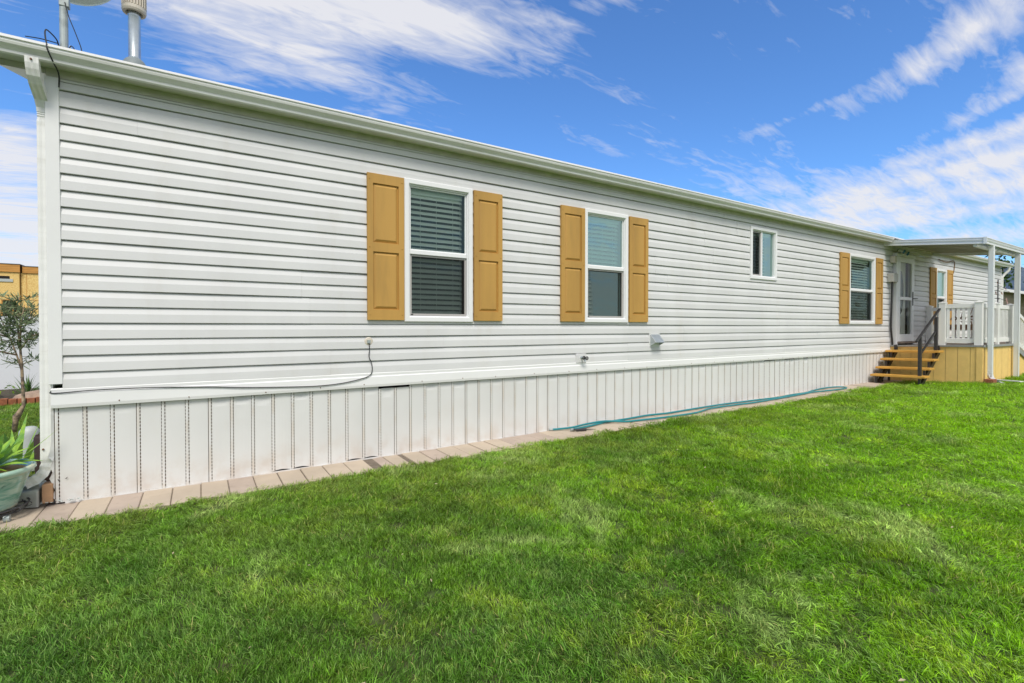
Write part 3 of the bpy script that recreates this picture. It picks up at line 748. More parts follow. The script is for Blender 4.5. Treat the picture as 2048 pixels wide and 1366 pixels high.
coil([(1.312, -.03, 1.065), (1.315, -.036, 1.00), (1.312, -.03, .93), (1.335, -.030, .87), (1.340, -.03, .80), (1.312, -.036, .755), (1.21, -.040, .725), (1.05, -.040, .700), (.85, -.041, .690), (.60, -.040, .698), (.30, -.040, .714), (.05, -.038, .735), (-.3, -.036, .752), (-.60, -.034, .756), (-.84, -.034, .748), (-.862, -.02, .760), (-.85, .0, .78)], .0040, 'cable', M['cable'], house)
# dryer vent hood
x0, x1, z0, z1 = 5.035, 5.205, .955, 1.105
MB().box(x0-.012, x1+.012, -.026, -.012, z0-.012, z1+.012).build('vent_plate', M['trim'], house)
b = MB().add([(x0, -.028, z1), (x1, -.028, z1), (x1, -.125, z0+.045), (x0, -.125, z0+.045), (x0, -.028, z0), (x1, -.028, z0), (x0+.004, -.030, z1-.01), (x1-.004, -.030, z1-.01)],
             [(0, 1, 2, 3), (0, 3, 4), (1, 5, 2)])
v_ = b.build('vent_hood', M['galv'], house, recalc=False)
MB().add([(x0, -.126, z0+.046), (x0+.004, -.126, z0+.046), (x0+.004, -.028, z1+.002), (x0, -.028, z1+.002)], [(0,1,2,3)]).build('vent_seam', M['trim'], v_)
# electrical box and conduit by the door
x0, x1 = 12.20, 12.46
MB().box(x0, x1, -.125, -.02, 2.15, 2.33).build('meter_box', mat('box_grey', (.45, .44, .40), .5), house, bevel=.006)
coil([(12.31, -.075, 2.16), (12.31, -.07, 2.05), (12.315, -.06, 1.6), (12.33, -.05, 1.2), (12.40, -.05, .9), (12.44, -.05, .62), (12.42, -.04, .10)], .020, 'conduit', M['iron'], house)
MB().box(12.33, 12.43, -.11, -.02, 2.56, 2.70).build('junction_box', M['beige'], house, bevel=.004)
b = MB().tube([(12.50, -.10, 2.84), (12.56, -.17, 2.80)], .035, 12).tube([(12.62, -.11, 2.81), (12.70, -.19, 2.77)], .035, 12)
b.build('flood_light', M['galvdull'], house)
lampb = mat('lamp_blue', (.03, .12, .20), .2)
MB().tube([(12.555, -.165, 2.803), (12.575, -.19, 2.79)], [.036, .045], 12).build('flood_lens', lampb, house); MB().tube([(12.695, -.185, 2.772), (12.715, -.21, 2.76)], [.036, .045], 12).build('flood_lens', lampb, house)
coil([(15.0, -.03, 2.83), (15.15, -.05, 2.80), (15.5, -.06, 2.79), (15.8, -.05, 2.85), (16.0, -.04, 2.84), (16.05, -.03, 2.75), (15.98, -.03, 2.55)], .010, 'cable', M['wood'], house)
coil([(8.43, -.0225, 2.80), (8.434, -.0225, 2.775), (8.43, -.0225, 2.75), (8.436, -.0225, 2.72)], .003, 'siding_split', M['void'], house) if False else None
settle(house)

# ---------------- satellite dish on the roof
dish = root('satellite_dish', 'grey satellite dish on a short mast above the near end of the gutter', 'satellite dish', (-.83, .35, 3.19))
b = MB().tube([(-.834, .35, 3.17), (-.834, .35, 3.57)], .0255, 16).tube([(-.828, .35, 3.57), (-.828, .35, 3.60)], .022, 16)
b.build('mast', M['galvdull'], dish, smooth=False)
MB().box(-.858, -.800, .325, .378, 3.575, 3.72).build('bracket', M['galvdull'], dish, bevel=.004)
b = MB().box(-.92, -.75, .30, .40, 3.175, 3.185).add([(-.93, .35, 3.19), (-.86, .35, 3.19), (-.86, .35, 3.28), (-.90, .35, 3.255)], [(0,1,2,3)]).add([(-.81, .33, 3.19), (-.75, .33, 3.19), (-.80, .33, 3.30)], [(0,1,2)])
b.build('foot', M['galvdull'], dish)
# reflector: shallow elliptical bowl seen from its back
b = MB(); ctr = Vector((-.85, .47, 4.045)); nr, na = 7, 40
nrm = Vector((.10, .72, .62)).normalized(); ax = Vector((1, 0, -.06)).normalized(); ay = nrm.cross(ax).normalized(); ax = ay.cross(nrm)
vs = []
for i in range(nr+1):
    r = i/nr
    for k in range(na):
        t = 2*PI*k/na; vs.append(ctr+ax*(.35*r*math.cos(t))+ay*(.33*r*math.sin(t))+nrm*(.05*(r*r-1)))
for k in range(na):
    t = 2*PI*k/na; vs.append(ctr+ax*(.360*math.cos(t))+ay*(.339*math.sin(t))-nrm*.012)
fs = [(i*na+k, i*na+(k+1) % na, (i+1)*na+(k+1) % na, (i+1)*na+k) for i in range(nr+1) for k in range(na)]
MB().add(vs, fs).build('reflector', mat('dish_paint', (.70, .76, .76), .45), dish, smooth=False, recalc=False)
coil([(-.822, .32, 3.60), (-.80, .31, 3.50), (-.76, .30, 3.38), (-.728, .30, 3.27), (-.735, .30, 3.20), (-.76, .30, 3.18)], .0035, 'cable', M['cable'], dish)
coil([(-.80, .32, 3.27), (-.785, .31, 3.285), (-.765, .30, 3.25), (-.765, .30, 3.19)], .0035, 'cable', M['cable'], dish)
coil([(-.86, .33, 3.20), (-.865, .32, 3.30), (-.895, .2, 3.31), (-.880, .05, 3.235), (-.855, -.08, 3.14), (-.828, -.19, 3.05), (-.818, -.225, 3.0), (-.802, -.17, 2.95), (-.795, -.08, 2.93), (-.797, -.03, 2.905), (-.799, -.03, 2.84)], .0045, 'cable', M['cable'], dish)
coil([(-.868, .33, 3.29), (-.93, .2, 3.24), (-.99, .1, 3.19)], .0035, 'cable', M['cable'], dish)
settle(dish)

# ------------------------------------------------------------------ porch deck
DX0, DX1, DY = 12.385, 14.45, -1.475
ZD = lambda y: .818+.040*(-y/1.475)
deck = root('wooden_deck', 'raised deck with ochre panelled sides and white vinyl railing by the door', 'deck', (DX0, 0, .08))
b = MB()
def gpanel(b, along, a, c, fixed, zb, zt, step, out):
    """grooved plywood panel"""
    t = a; sgn = 1 if c > a else -1
    while (c-t)*sgn > 1e-6:
        e = t+sgn*min(step, abs(c-t)); g = .007*sgn
        for p, q, o in ((t, e-g, 0), (e-g, e, -.006)):
            A = (lambda s, z: (fixed+out[0]*o, s, z)) if along == 'y' else (lambda s, z: (s, fixed+out[1]*o, z))
            b.quad(A(p, zb(p)), A(q, zb(q)), A(q, zt(q)), A(p, zt(p)))
        t = e
gpanel(b, 'y', -.02, DY, DX0, lambda y: float(hgt(12.4, y))-.05, lambda y: ZD(y)-.03, .185, (-1, 0))
b.build('side_panel', M['orange'], deck, recalc=False)
b = MB()
gpanel(b, 'x', DX0, DX1, DY, lambda x: float(hgt(x, -1.5))-.05, lambda x: ZD(DY)-.03, .405, (0, -1))
b.build('front_panel', M['orange'], deck, recalc=False)
MB().box(DX0-.014, DX0+.03, DY-.016, DY+.075, .10, ZD(DY)-.032).box(DX1-.12, DX1+.01, DY-.016, DY, .10, ZD(DY)-.032).build('corner_trim', M['orange'], deck)
b = MB(); y = -.012
while y > DY:
    y2 = max(y-.138, DY-.015); b.add([(DX0-.012, y, ZD(y)-.028), (DX1, y, ZD(y)-.028), (DX1, y2+.006, ZD(y2)-.028), (DX0-.012, y2+.006, ZD(y2)-.028), (DX0-.012, y, ZD(y)), (DX1, y, ZD(y)), (DX1, y2+.006, ZD(y2)), (DX0-.012, y2+.006, ZD(y2))],
         [(0,3,2,1),(4,5,6,7),(0,1,5,4),(1,2,6,5),(2,3,7,6),(3,0,4,7)]); y = y2
b.build('deck_boards', M['deckboard'], deck)
b = MB()
b.add([(DX0-.022, -.01, ZD(0)-.025), (DX0-.022, DY-.024, ZD(DY)-.025), (DX0-.022, DY-.024, ZD(DY)+.004), (DX0-.022, -.01, ZD(0)+.004), (DX0-.010, -.01, ZD(0)+.005), (DX0-.010, DY-.024, ZD(DY)+.005)], [(0,1,2,3),(3,2,5,4)])
b.box(DX0-.022, DX1, DY-.034, DY-.020, ZD(DY)-.035, ZD(DY)+.006)
b.build('edge_trim', M['deckedge'], deck, recalc=False)
def rpost(x, y, top=1.700, hw=.05):
    z0 = ZD(y)+.004
    b = MB().box(x-hw, x+hw, y-hw, y+hw, z0, top-.03).box(x-hw-.008, x+hw+.008, y-hw-.008, y+hw+.008, top-.03, top-.015)
    b.add([(x-hw-.008, y-hw-.008, top-.015), (x+hw+.008, y-hw-.008, top-.015), (x+hw+.008, y+hw+.008, top-.015), (x-hw-.008, y+hw+.008, top-.015), (x, y, top+.012)], [(0,1,4),(1,2,4),(2,3,4),(3,0,4)])
    return b.build('railing_post', M['rail'], deck)
PX = DX0+.062
rpost(PX, -.875); rpost(PX, -1.415, 1.695, .054); rpost(13.42, -1.415, 1.69); rpost(14.36, -1.415, 1.685); rpost(14.36, -.07, 1.70)
MB().box(PX-.02, PX+.02, -1.365, -.925, 1.572, 1.652).box(PX-.02, PX+.02, -1.365, -.925, .902, .985).build('rail', M['rail'], deck, bevel=.004)
for k in range(6):
    yc = -.959-k*.0775
    MB().box(PX-.008, PX+.008, yc-.0215, yc+.0215, .986, 1.571).build('picket', M['rail'], deck)
for xa, xb in ((PX+.055, 13.37), (13.47, 14.31)):
    MB().box(xa, xb, -1.435, -1.395, 1.572, 1.652).box(xa, xb, -1.435, -1.395, .902, .985).build('rail', M['rail'], deck, bevel=.004)
    x = xa+.05
    while x < xb-.02:
        MB().box(x-.018, x+.018, -1.423, -1.407, .986, 1.571).build('picket', M['rail'], deck); x += .092
# far side railing
MB().box(14.34, 14.38, -1.36, -.12, 1.572, 1.652).box(14.34, 14.38, -1.36, -.12, .902, .985).build('rail', M['rail'], deck)
for k in range(8): MB().box(14.352, 14.368, -.24-k*.145-.02, -.24-k*.145+.02, .986, 1.571).build('picket', M['rail'], deck)
MB().box(13.5, 13.9, -1.46, -1.37, .862, .900).build('rail_block', M['threshold'], deck)
# ramp beyond the deck
def rz(x): return .84-(x-14.5)*.30
b = MB().add([(14.5, -1.42, rz(14.5)), (17.0, -1.42, rz(17)), (17.0, -.35, rz(17)), (14.5, -.35, rz(14.5)), (14.5, -1.42, 0), (17, -1.42, 0), (17, -.35, 0), (14.5, -.35, 0)], [(0,1,2,3),(4,5,1,0),(5,6,2,1),(6,7,3,2)])
b.build('ramp', M['orange'], deck, recalc=False)
MB().add([(14.5, -1.45, rz(14.5)-.06), (17.05, -1.45, rz(17.05)-.06), (17.05, -1.45, rz(17.05)+.05), (14.5, -1.45, rz(14.5)+.05), (14.5, -1.42, rz(14.5)+.05), (17.05, -1.42, rz(17.05)+.05)], [(0,1,2,3),(3,2,5,4)]).build('ramp_edge', M['deckedge'], deck)
b = MB()
for lo_, hi_ in ((.10, .19), (.74, .82)):
    b.add([(14.55, -1.43, rz(14.55)+lo_), (16.9, -1.43, rz(16.9)+lo_), (16.9, -1.43, rz(16.9)+hi_), (14.55, -1.43, rz(14.55)+hi_), (14.55, -1.39, rz(14.55)+lo_), (16.9, -1.39, rz(16.9)+lo_), (16.9, -1.39, rz(16.9)+hi_), (14.55, -1.39, rz(14.55)+hi_)],
          [(0,1,2,3),(4,5,6,7),(3,2,6,7),(0,1,5,4),(1,2,6,5)])
x = 14.62
while x < 16.85: b.box(x-.018, x+.018, -1.418, -1.402, rz(x)+.19, rz(x)+.74); x += .11
b.build('ramp_railing', M['rail'], deck)
settle(deck)

# ---------------- entry steps
steps = root('entry_steps', 'open metal stairs with four ochre treads and a black handrail at the door', 'steps', (11.39, 0, .09))
TR = [(11.387, .262), (11.619, .403), (11.833, .566), (12.063, .724)]
for x, z in TR:
    b = MB().add([(x, -.05, z-.040), (x+.255, -.05, z-.040), (x+.255, -.935, z-.018), (x, -.935, z-.018), (x, -.05, z), (x+.255, -.05, z), (x+.255, -.935, z+.022), (x, -.935, z+.022)],
                 [(0,3,2,1),(4,5,6,7),(0,1,5,4),(1,2,6,5),(2,3,7,6),(3,0,4,7)])
    b.build('tread', M['tread'], steps, bevel=.004)
for y, g0 in ((-.14, .08), (-.84, .12)):
    b = MB().add([(11.47, y-.02, g0), (11.60, y-.02, g0), (12.38, y-.02, .67), (12.38, y-.02, .79), (11.47, y+.02, g0), (11.60, y+.02, g0), (12.38, y+.02, .67), (12.38, y+.02, .79)], [(0,1,2,3),(7,6,5,4),(0,1,5,4),(1,2,6,5),(2,3,7,6),(3,0,4,7)])
    for x, z in TR: b.box(x+.03, x+.07, y-.018, y+.018, z-.16 if z > .3 else g0, z-.035)
    b.box(12.30, 12.35, y-.02, y+.02, .75, .835)
    b.build('stringer', M['iron'], steps)
MB().tube([(11.70, -.14, .10), (11.66, -.14, .30)], .022, 6).build('stair_leg', M['iron'], steps); MB().tube([(12.02, -.14, .10), (12.02, -.14, .52)], .024, 6).build('stair_leg', M['iron'], steps)
MB().box(11.42, 11.48, -.862, -.815, .28, 1.02).build('newel', M['iron'], steps); MB().box(12.20, 12.26, -.862, -.815, .745, 1.40).build('newel', M['iron'], steps)
b = MB().rectsweep([(11.27, -.838, .93), (12.44, -.838, 1.585)], .020, .015, (0, 1, 0)); b.build('handrail', M['iron'], steps, bevel=.006)
MB().rectsweep([(11.45, -.838, .68), (12.23, -.838, 1.13)], .015, .014, (0, 1, 0)).build('lower_rail', M['iron'], steps)
settle(steps)

# ---------------- patio cover over the deck
cov = root('patio_cover', 'flat white aluminium patio cover on slim posts over the deck', 'patio cover', (12.06, -1.6, 2.7))
CX0, CX1, CY = 12.06, 14.66, -1.575
zt = lambda y: 3.012+.113*y      # top of the roof sheet
# ribbed pans
b = MB(); x = CX0+.012; prof = []
while x < CX1-.02:
    prof += [(x, 0), (x+.20, 0), (x+.202, .024), (x+.255, .024), (x+.257, 0)]; x += .33
prof = [p for p in prof if p[0] < CX1-.02]
for (u, v), (u2, v2) in zip(prof, prof[1:]):
    b.quad((u, .02, zt(0)-.030-v), (u2, .02, zt(0)-.030-v2), (u2, CY+.05, zt(CY)-.030-v2), (u, CY+.05, zt(CY)-.030-v))
b.build('roof_pan', M['pan'], cov, recalc=False)
MB().quad((CX0+.01, .0, zt(0)-.008), (CX1-.01, .0, zt(0)-.008), (CX1-.01, CY+.04, zt(CY)-.008), (CX0+.01, CY+.04, zt(CY)-.008)).build('roof_sheet', M['cover'], cov)
fp = [(0, -.118), (-.020, -.116), (-.022, -.100), (-.008, -.094), (-.008, -.066), (-.022, -.060), (-.026, -.040), (-.008, -.032), (-.008, -.016), (-.024, -.008), (-.022, .002), (0, .004)]
for nm, X, sg in (('side_fascia', CX0, 1), ('side_fascia', CX1, -1)):
    MB().prism(fp, 0.0, CY, lambda u, v, t: (X+sg*u, t, zt(t)+v)).build(nm, M['cover'], cov)
b = MB().prism(fp, CX0-.03, CX1+.03, lambda u, v, t: (t, CY+u-.002, zt(CY)+v)); b.build('front_fascia', M['cover'], cov)
MB().box(CX0-.032, CX0-.006, CY-.034, CY+.012, zt(CY)-.119, zt(CY)+.006).build('fascia_cap', M['cover'], cov)
MB().box(CX0+.06, CX1-.05, -1.46, -1.40, zt(-1.43)-.16, zt(-1.43)-.079).build('beam', M['cover'], cov)
# posts
def cpost(x, y, z0, z1):
    b = MB().box(x-.036, x+.036, y-.036, y+.036, z0, z1)
    b.box(x-.040, x-.012, y-.044, y-.037, z0, z1).box(x+.012, x+.040, y-.044, y-.037, z0, z1)
    return b.build('post', M['cover'], cov, bevel=.003)
cpost(12.66, -1.52, .855, 2.735); cpost(14.22, -1.545, .15, 2.735)
b = MB().box(12.46, 12.535, -1.60, -1.535, .30, 2.72)
for i in range(4): b.box(12.456, 12.539, -1.604, -1.531, .375-i*.03, .380-i*.03)
pd = b.build('downspout', M['cover'], cov, bevel=.006)
MB().rectsweep([(12.497, -1.565, .31), (12.50, -1.575, .26), (12.53, -1.61, .215), (12.60, -1.68, .175), (12.64, -1.72, .155)], .036, .028, (.707, -.707, 0)).build('elbow', M['cover'], pd)
settle(cov)

def single(b, name, m, label, cat, group=None, **kw):
    o = b.build(name, m, **kw); o['label'] = label; o['category'] = cat
    if group: o['group'] = group
    return o
g_ = float(hgt(12.5, -1.65))
single(MB().box(12.30, 12.50, -1.66, -1.53, g_, g_+.07), 'brick', M['brick'], 'red brick lying under the white downspout at the deck corner', 'brick', bevel=.006)
b = MB().add([(12.55, -1.58, g_+.045), (12.62, -1.50, g_+.045), (12.46, -2.02, g_+.050), (12.40, -1.98, g_+.050), (12.55, -1.58, g_+.062), (12.62, -1.50, g_+.062), (12.46, -2.02, g_+.067), (12.40, -1.98, g_+.067)], [(0,1,2,3),(4,5,6,7),(0,1,5,4),(1,2,6,5),(2,3,7,6),(3,0,4,7)])
single(b, 'board', M['rail'], 'thin pale strip lying on the grass by the deck downspout', 'board')

# plant shelf with iron scrolls on the deck
r_ = root('plant_trough', 'brown wooden trough with curly iron scrolls behind the white railing', 'planter', (14.25, -.5, .86))
MB().box(14.16, 14.30, -1.10, -.30, 1.14, 1.26).box(14.18, 14.28, -1.08, -1.03, .86, 1.14).box(14.18, 14.28, -.37, -.32, .86, 1.14).build('trough', M['wood'], r_)
b = MB()
for k in range(5):
    yc = -.40-k*.15
    sp_ = [(14.22, yc+.055*math.cos(t)*(1-t/14), 1.37+.055*math.sin(t)*(1-t/14)+.02*t/3) for t in np.arange(0, 9.5, .55)]
    b.tube(sp_, .012, 5); b.tube([(14.22, yc, 1.26), (14.22, yc+.02, 1.34)], .010, 5)
    b.tube([(14.22, yc+.03, 1.45), (14.22, yc-.02, 1.66)], .006, 4)
b.build('scrollwork', mat('brown_iron', (.13, .06, .03), .5), r_)
settle(r_)
# copper wind spinner
r_ = root('wind_spinner', 'copper disc wind spinner on a thin dark stake behind the railing', 'garden ornament', (14.45, -1.2, .1))
MB().tube([(14.47, -1.2, .05), (14.47, -1.2, 2.22)], .010, 6).build('stake', M['iron'], r_)
for k, (dx, dz, rr, ty) in enumerate(((-.45, 1.95, .07, .6), (-.55, 1.78, .09, -.5), (-.02, 2.15, .05, .3), (-.12, 1.93, .055, 1.2), (.05, 1.82, .06, .1), (.33, 1.94, .06, .8), (.62, 2.05, .075, .2), (.72, 1.78, .11, .7), (.9, 1.99, .03, .2))):
    p = Vector((14.47+dx*.9, -1.2, dz)); b = MB(); n = 12
    b.tube([(14.47, -1.2, min(dz+.05, 2.1)), tuple(p)], .004, 4)
    b.build('arm', M['iron'], r_)
    a1 = Vector((math.cos(ty), .25, math.sin(ty))).normalized(); a2 = a1.cross(Vector((.2, -1, .3))).normalized()
    vs = [p+a1*rr*math.cos(2*PI*i/n)+a2*rr*.6*math.sin(2*PI*i/n) for i in range(n)]+[p+Vector((0, .02, 0))]
    MB().add(vs, [(i, (i+1) % n, n) for i in range(n)]).build('disc', M['copper'], r_)
settle(r_)

# ------------------------------------------------------------------ hose on the pavers
def hz(x, y, l=0): return float(hgt(x, -.2))+.013+l
path = [(3.40, -.04, 0), (3.50, -.07, 0), (3.66, -.10, .004), (3.86, -.105, .018), (4.10, -.10, .02), (4.25, -.125, .012), (4.42, -.20, 0), (4.68, -.245, 0), (5.15, -.29, 0), (5.65, -.29, 0), (6.08, -.19, 0), (6.6, -.20, 0), (7.1, -.23, 0), (7.7, -.215, 0), (8.35, -.20, 0), (8.9, -.185, 0), (9.3, -.25, 0), (9.62, -.28, 0), (9.90, -.265, 0), (10.02, -.19, 0),
        (9.95, -.10, 0), (9.70, -.05, 0), (9.32, -.06, 0), (9.0, -.10, 0), (8.7, -.15, 0), (8.3, -.13, 0), (7.85, -.155, 0), (7.4, -.11, 0), (6.95, -.085, 0), (6.5, -.065, 0), (5.95, -.075, 0), (5.3, -.10, 0), (4.95, -.06, 0), (4.5, -.09, 0), (4.2, -.085, 0), (3.9, -.135, 0), (3.70, -.165, .0), (3.60, -.175, .0)]
P = [(x, y, hz(x, y, l)+.002) for x, y, l in path]
out = []
V = [Vector(p) for p in P]
for i in range(len(V)-1):
    p0, p1, p2, p3 = V[max(i-1, 0)], V[i], V[i+1], V[min(i+2, len(V)-1)]
    for k in range(7):
        t = k/7; out.append(.5*((2*p1)+(p2-p0)*t+(2*p0-5*p1+4*p2-p3)*t*t+(-p0+3*p1-3*p2+p3)*t**3))
out.append(V[-1])
hose = single(MB().tube(out, .0116, 10), 'garden_hose', M['hose'], 'teal garden hose looped along the pavers beside the skirting', 'hose', smooth=True)
MB().tube([V[-1], V[-1]+Vector((-.035, -.002, .0))], .0145, 12).tube([V[0]+Vector((.01, -.005, .0)), V[0]+Vector((-.03, .012, 0))], .013, 12).build('hose_fitting', M['galvdull'], hose)
MB().tube([(3.62, -.215, hz(3.6, 0)), (3.73, -.255, hz(3.7, 0))], .016, 10).tube([(3.60, -.19, hz(3.6, 0)+.004), (3.63, -.22, hz(3.6, 0))], .011, 8).tube([(3.73, -.25, hz(3.7, 0)), (3.86, -.275, hz(3.7, 0)-.008)], [.008, .002], 6).build('hose_nozzle', M['iron'], hose)

# ------------------------------------------------------------------ plants and pots at the near corner
pc = Vector((-1.185, -.125, 0))
stand = root('plant_caddy', 'round black wire caddy on castors under the glazed pot', 'plant stand', (pc.x, pc.y, -.02))
b = MB()
def circ(r, z, n=40): return [(pc.x+r*math.cos(2*PI*k/n), pc.y+r*math.sin(2*PI*k/n), z) for k in range(n+1)]
b.tube(circ(.225, .052), .006, 6); b.tube(circ(.215, .028), .005, 6)
for k in range(12):
    t = 2*PI*k/12
    b.tube([(pc.x+.06*math.cos(t), pc.y+.06*math.sin(t), .035), (pc.x+.222*math.cos(t), pc.y+.222*math.sin(t), .035)], .004, 5)
    b.tube([(pc.x+.222*math.cos(t)+.02*math.cos(q), pc.y+.222*math.sin(t)+.02*math.sin(q)*.3, .04+.014*math.sin(q)) for q in np.arange(0, 6.5, .6)], .003, 4)
b.build('wire_frame', M['iron'], stand)
for k in range(4):
    t = math.radians(-40+90*k); cx_, cy_ = pc.x+.20*math.cos(t), pc.y+.20*math.sin(t)
    MB().tube([(cx_-.014, cy_, .0), (cx_+.014, cy_, .0)], .022, 16).build('castor', M['galvdull'], stand)
settle(stand)
pot = single(MB().lathe([(.0, .045), (.172, .045), (.176, .06), (.196, .13), (.218, .20), (.238, .252), (.250, .266), (.264, .278), (.260, .300), (.245, .303), (.228, .285), (.218, .26), (0, .255)], (pc.x, pc.y, 0), 48),
             'glazed_pot', M['pot'], 'round green and cream glazed pot standing on a wire caddy', 'plant pot', smooth=True)
MB().lathe([(0, .285), (.12, .285), (.229, .268)], (pc.x, pc.y, 0), 24).build('potting_soil', M['block'], pot)
def blade(b, base, d, L, W, droop, seg=8, fold=.25, up=.9):
    d = Vector((d[0], d[1], 0)).normalized(); s = d.cross(Vector((0, 0, 1)))
    pts = []
    p = Vector(base); ang = up
    for i in range(seg+1):
        t = i/seg; wv = W*(math.sin(PI*min(1, .18+t*.62)) if t < .95 else .0)*(1-max(0, t-.55)/.45*.85)
        c = p; pts.append((c+s*wv+Vector((0, 0, fold*wv)), c, c-s*wv+Vector((0, 0, fold*wv))))
        p = p+(d*math.cos(ang)+Vector((0, 0, math.sin(ang))))*(L/seg); ang -= droop/seg
    vs = [q for t in pts for q in t]; fs = []
    for i in range(seg):
        fs += [(i*3, i*3+1, i*3+4, i*3+3), (i*3+1, i*3+2, i*3+5, i*3+4)]
    b.add(vs, fs)
def rosette(name, c, n, L, W, label, cat, m, spread=1.0, ups=(.35, 1.45), droop=(.1, .8), seedv=1, yellow=None):
    random.seed(seedv); b = MB()
    for k in range(n):
        a = k*2.399963; t = k/n
        blade(b, (c[0]+.02*math.cos(a), c[1]+.02*math.sin(a), c[2]), (math.cos(a), math.sin(a)), L*random.uniform(.75, 1.1), W*random.uniform(.8, 1.1), random.uniform(*droop), up=ups[0]+(ups[1]-ups[0])*t+random.uniform(-.1, .1))
    return single(b, name, m, label, cat, smooth=True, recalc=False)
rosette('succulent', (pc.x+.01, pc.y, .270), 24, .29, .046, 'broad-leaved green agave growing in the glazed pot', 'succulent', M['agave'], seedv=5)
ag = bpy.data.objects['succulent']; yb = MB()
blade(yb, (pc.x+.05, pc.y-.02, .285), (1, .02), .24, .018, .15, up=.42); blade(yb, (pc.x, pc.y-.05, .285), (.8, -.6), .22, .02, .7, up=.4); blade(yb, (pc.x-.03, pc.y-.05, .285), (.2, -1), .2, .022, .9, up=.6)
yb.build('leaf', M['lime'], ag, smooth=True, recalc=False)
# long up-reaching leaf
lb = MB(); blade(lb, (pc.x+.10, pc.y, .28), (1, .12), .36, .020, -.25, up=.60); blade(lb, (pc.x+.06, pc.y+.05, .28), (1, .5), .30, .024, -.2, up=.95); lb.build('leaf', M['agave'], ag, smooth=True, recalc=False)
# strap-leaved plant behind the pot
rosette('strap_plant', (-1.20, .62, .0), 13, .58, .028, 'strap-leaved plant standing behind the glazed pot beside the downspout', 'plant', M['agave'], ups=(1.0, 1.5), droop=(.1, .7), seedv=9)
# white utility dome
b = MB().lathe([(.065, 0), (.068, .30), (.065, .335), (.05, .362), (.03, .372), (0, .374)], (-1.235, 1.2, -.02), 32)
single(b, 'utility_box', M['whitebox'], 'white rounded utility cover on the grass behind the strap leaves', 'utility box', smooth=True)
# dark barrel in the corner
b = MB().lathe([(0, 0), (.05, 0), (.065, .12), (.07, .40), (.06, .42), (.05, .40), (0, .38)], (-.975, .42, -.02), 24)
single(b, 'dark_barrel', M['darkpot'], 'dark brown barrel pot tucked behind the downspout', 'barrel', smooth=True)
# splash block
b = MB(); 
b.add([(-1.30, .10, -.015), (-.93, -.045, -.015), (-.93, .20, -.015), (-1.25, .34, -.015), (-1.30, .10, .05), (-.93, -.045, .100), (-.93, .20, .110), (-1.25, .34, .06)], [(0,1,5,4),(1,2,6,5),(2,3,7,6),(3,0,4,7),(4,5,6,7)])
sb = single(b, 'splash_block', M['concrete'], 'grey concrete splash block below the downspout elbow', 'splash block', bevel=.012)
b = MB().add([(-1.22, .13, .058), (-.935, .02, .100), (-.935, .15, .106), (-1.20, .28, .065), (-.935, .02, .128), (-.935, .05, .105), (-.935, .12, .108), (-.935, .15, .132), (-1.2, .135, .08), (-1.2, .27, .08)], [(0,1,4,8),(2,3,9,7)])
b.build('splash_lip', M['concrete'], sb)
single(MB().box(-.915, -.858, -.030, .065, .0, .128), 'wood_block', M['block'], 'tan brick-shaped block wedged at the torn skirting corner', 'block', bevel=.005)
# bits of torn vinyl on the ground
b = MB(); random.seed(3)
for _ in range(26):
    cx_, cy_ = random.uniform(-.93, -.72), random.uniform(-.045, .0)-.01; r = random.uniform(.004, .016)
    b.add([(cx_+r*random.uniform(.4, 1)*math.cos(t), cy_+r*math.sin(t), .0+random.uniform(.0, .012)) for t in (0, 1.5, 3, 4.6)], [(0,1,2,3)])
single(b, 'vinyl_scraps', M['whitebox'], 'small scraps of broken white vinyl at the foot of the corner', 'debris')['kind'] = 'stuff'

# ------------------------------------------------------------------ small willow-leaved tree
tr = root('small_tree', 'small grey-green willow-leaved tree with a crooked trunk before the white fence', 'tree', (-1.8, 3.3, 0))
def wpt(u, v, y):     # a spot seen at photo pixel (u, v) on the vertical plane y: only used to read positions off the photograph
    d = F*985+Rr*(u-1024)+U*(669-v); t = (y+4.55)/d.y; return Vector((0, -4.55, 1.2))+d*t
trunk = [(-1.815, 3.3, -.02), (-1.80, 3.3, .12), (-1.79, 3.3, .17), (-1.76, 3.28, .22), (-1.73, 3.3, .30), (-1.735, 3.3, .45), (-1.742, 3.3, .72), (-1.755, 3.31, .95), (-1.775, 3.32, 1.2), (-1.79, 3.3, 1.38), (-1.75, 3.28, 1.55)]
br = MB().tube(trunk, [.024, .026, .036, .028, .018, .015, .014, .011, .009, .007, .004], 10)
limbs = [[(-1.742, 3.3, .70), (-1.79, 3.33, .88), (-1.85, 3.36, 1.08), (-1.93, 3.38, 1.3), (-1.98, 3.4, 1.5)],
         [(-1.85, 3.36, 1.08), (-1.98, 3.30, 1.14), (-2.10, 3.26, 1.25)], [(-1.755, 3.31, .95), (-1.68, 3.25, 1.05), (-1.60, 3.2, 1.12)],
         [(-1.775, 3.32, 1.2), (-1.69, 3.36, 1.33), (-1.60, 3.4, 1.45)], [(-1.79, 3.33, .88), (-1.93, 3.25, .93), (-2.05, 3.2, .85)],
         [(-1.755, 3.31, 1.0), (-1.72, 3.2, 1.25), (-1.67, 3.1, 1.45)], [(-1.93, 3.38, 1.3), (-2.05, 3.4, 1.45), (-2.12, 3.35, 1.66)]]
for l in limbs: br.tube(l, [.011-.008*i/(len(l)-1) for i in range(len(l))], 7)
random.seed(21)
lf = MB()
def leaf(b, p, d, L, W):
    d = d.normalized(); s = d.cross(Vector((random.uniform(-1, 1), random.uniform(-1, 1), 1))).normalized(); n = d.cross(s)
    b.add([p, p+d*L*.35+s*W, p+d*L*.75+s*W*.6-n*L*.04, p+d*L-n*L*.10, p+d*L*.75-s*W*.6-n*L*.04, p+d*L*.35-s*W], [(0,1,2,3,4,5)])
allp = [trunk[6:]]+limbs
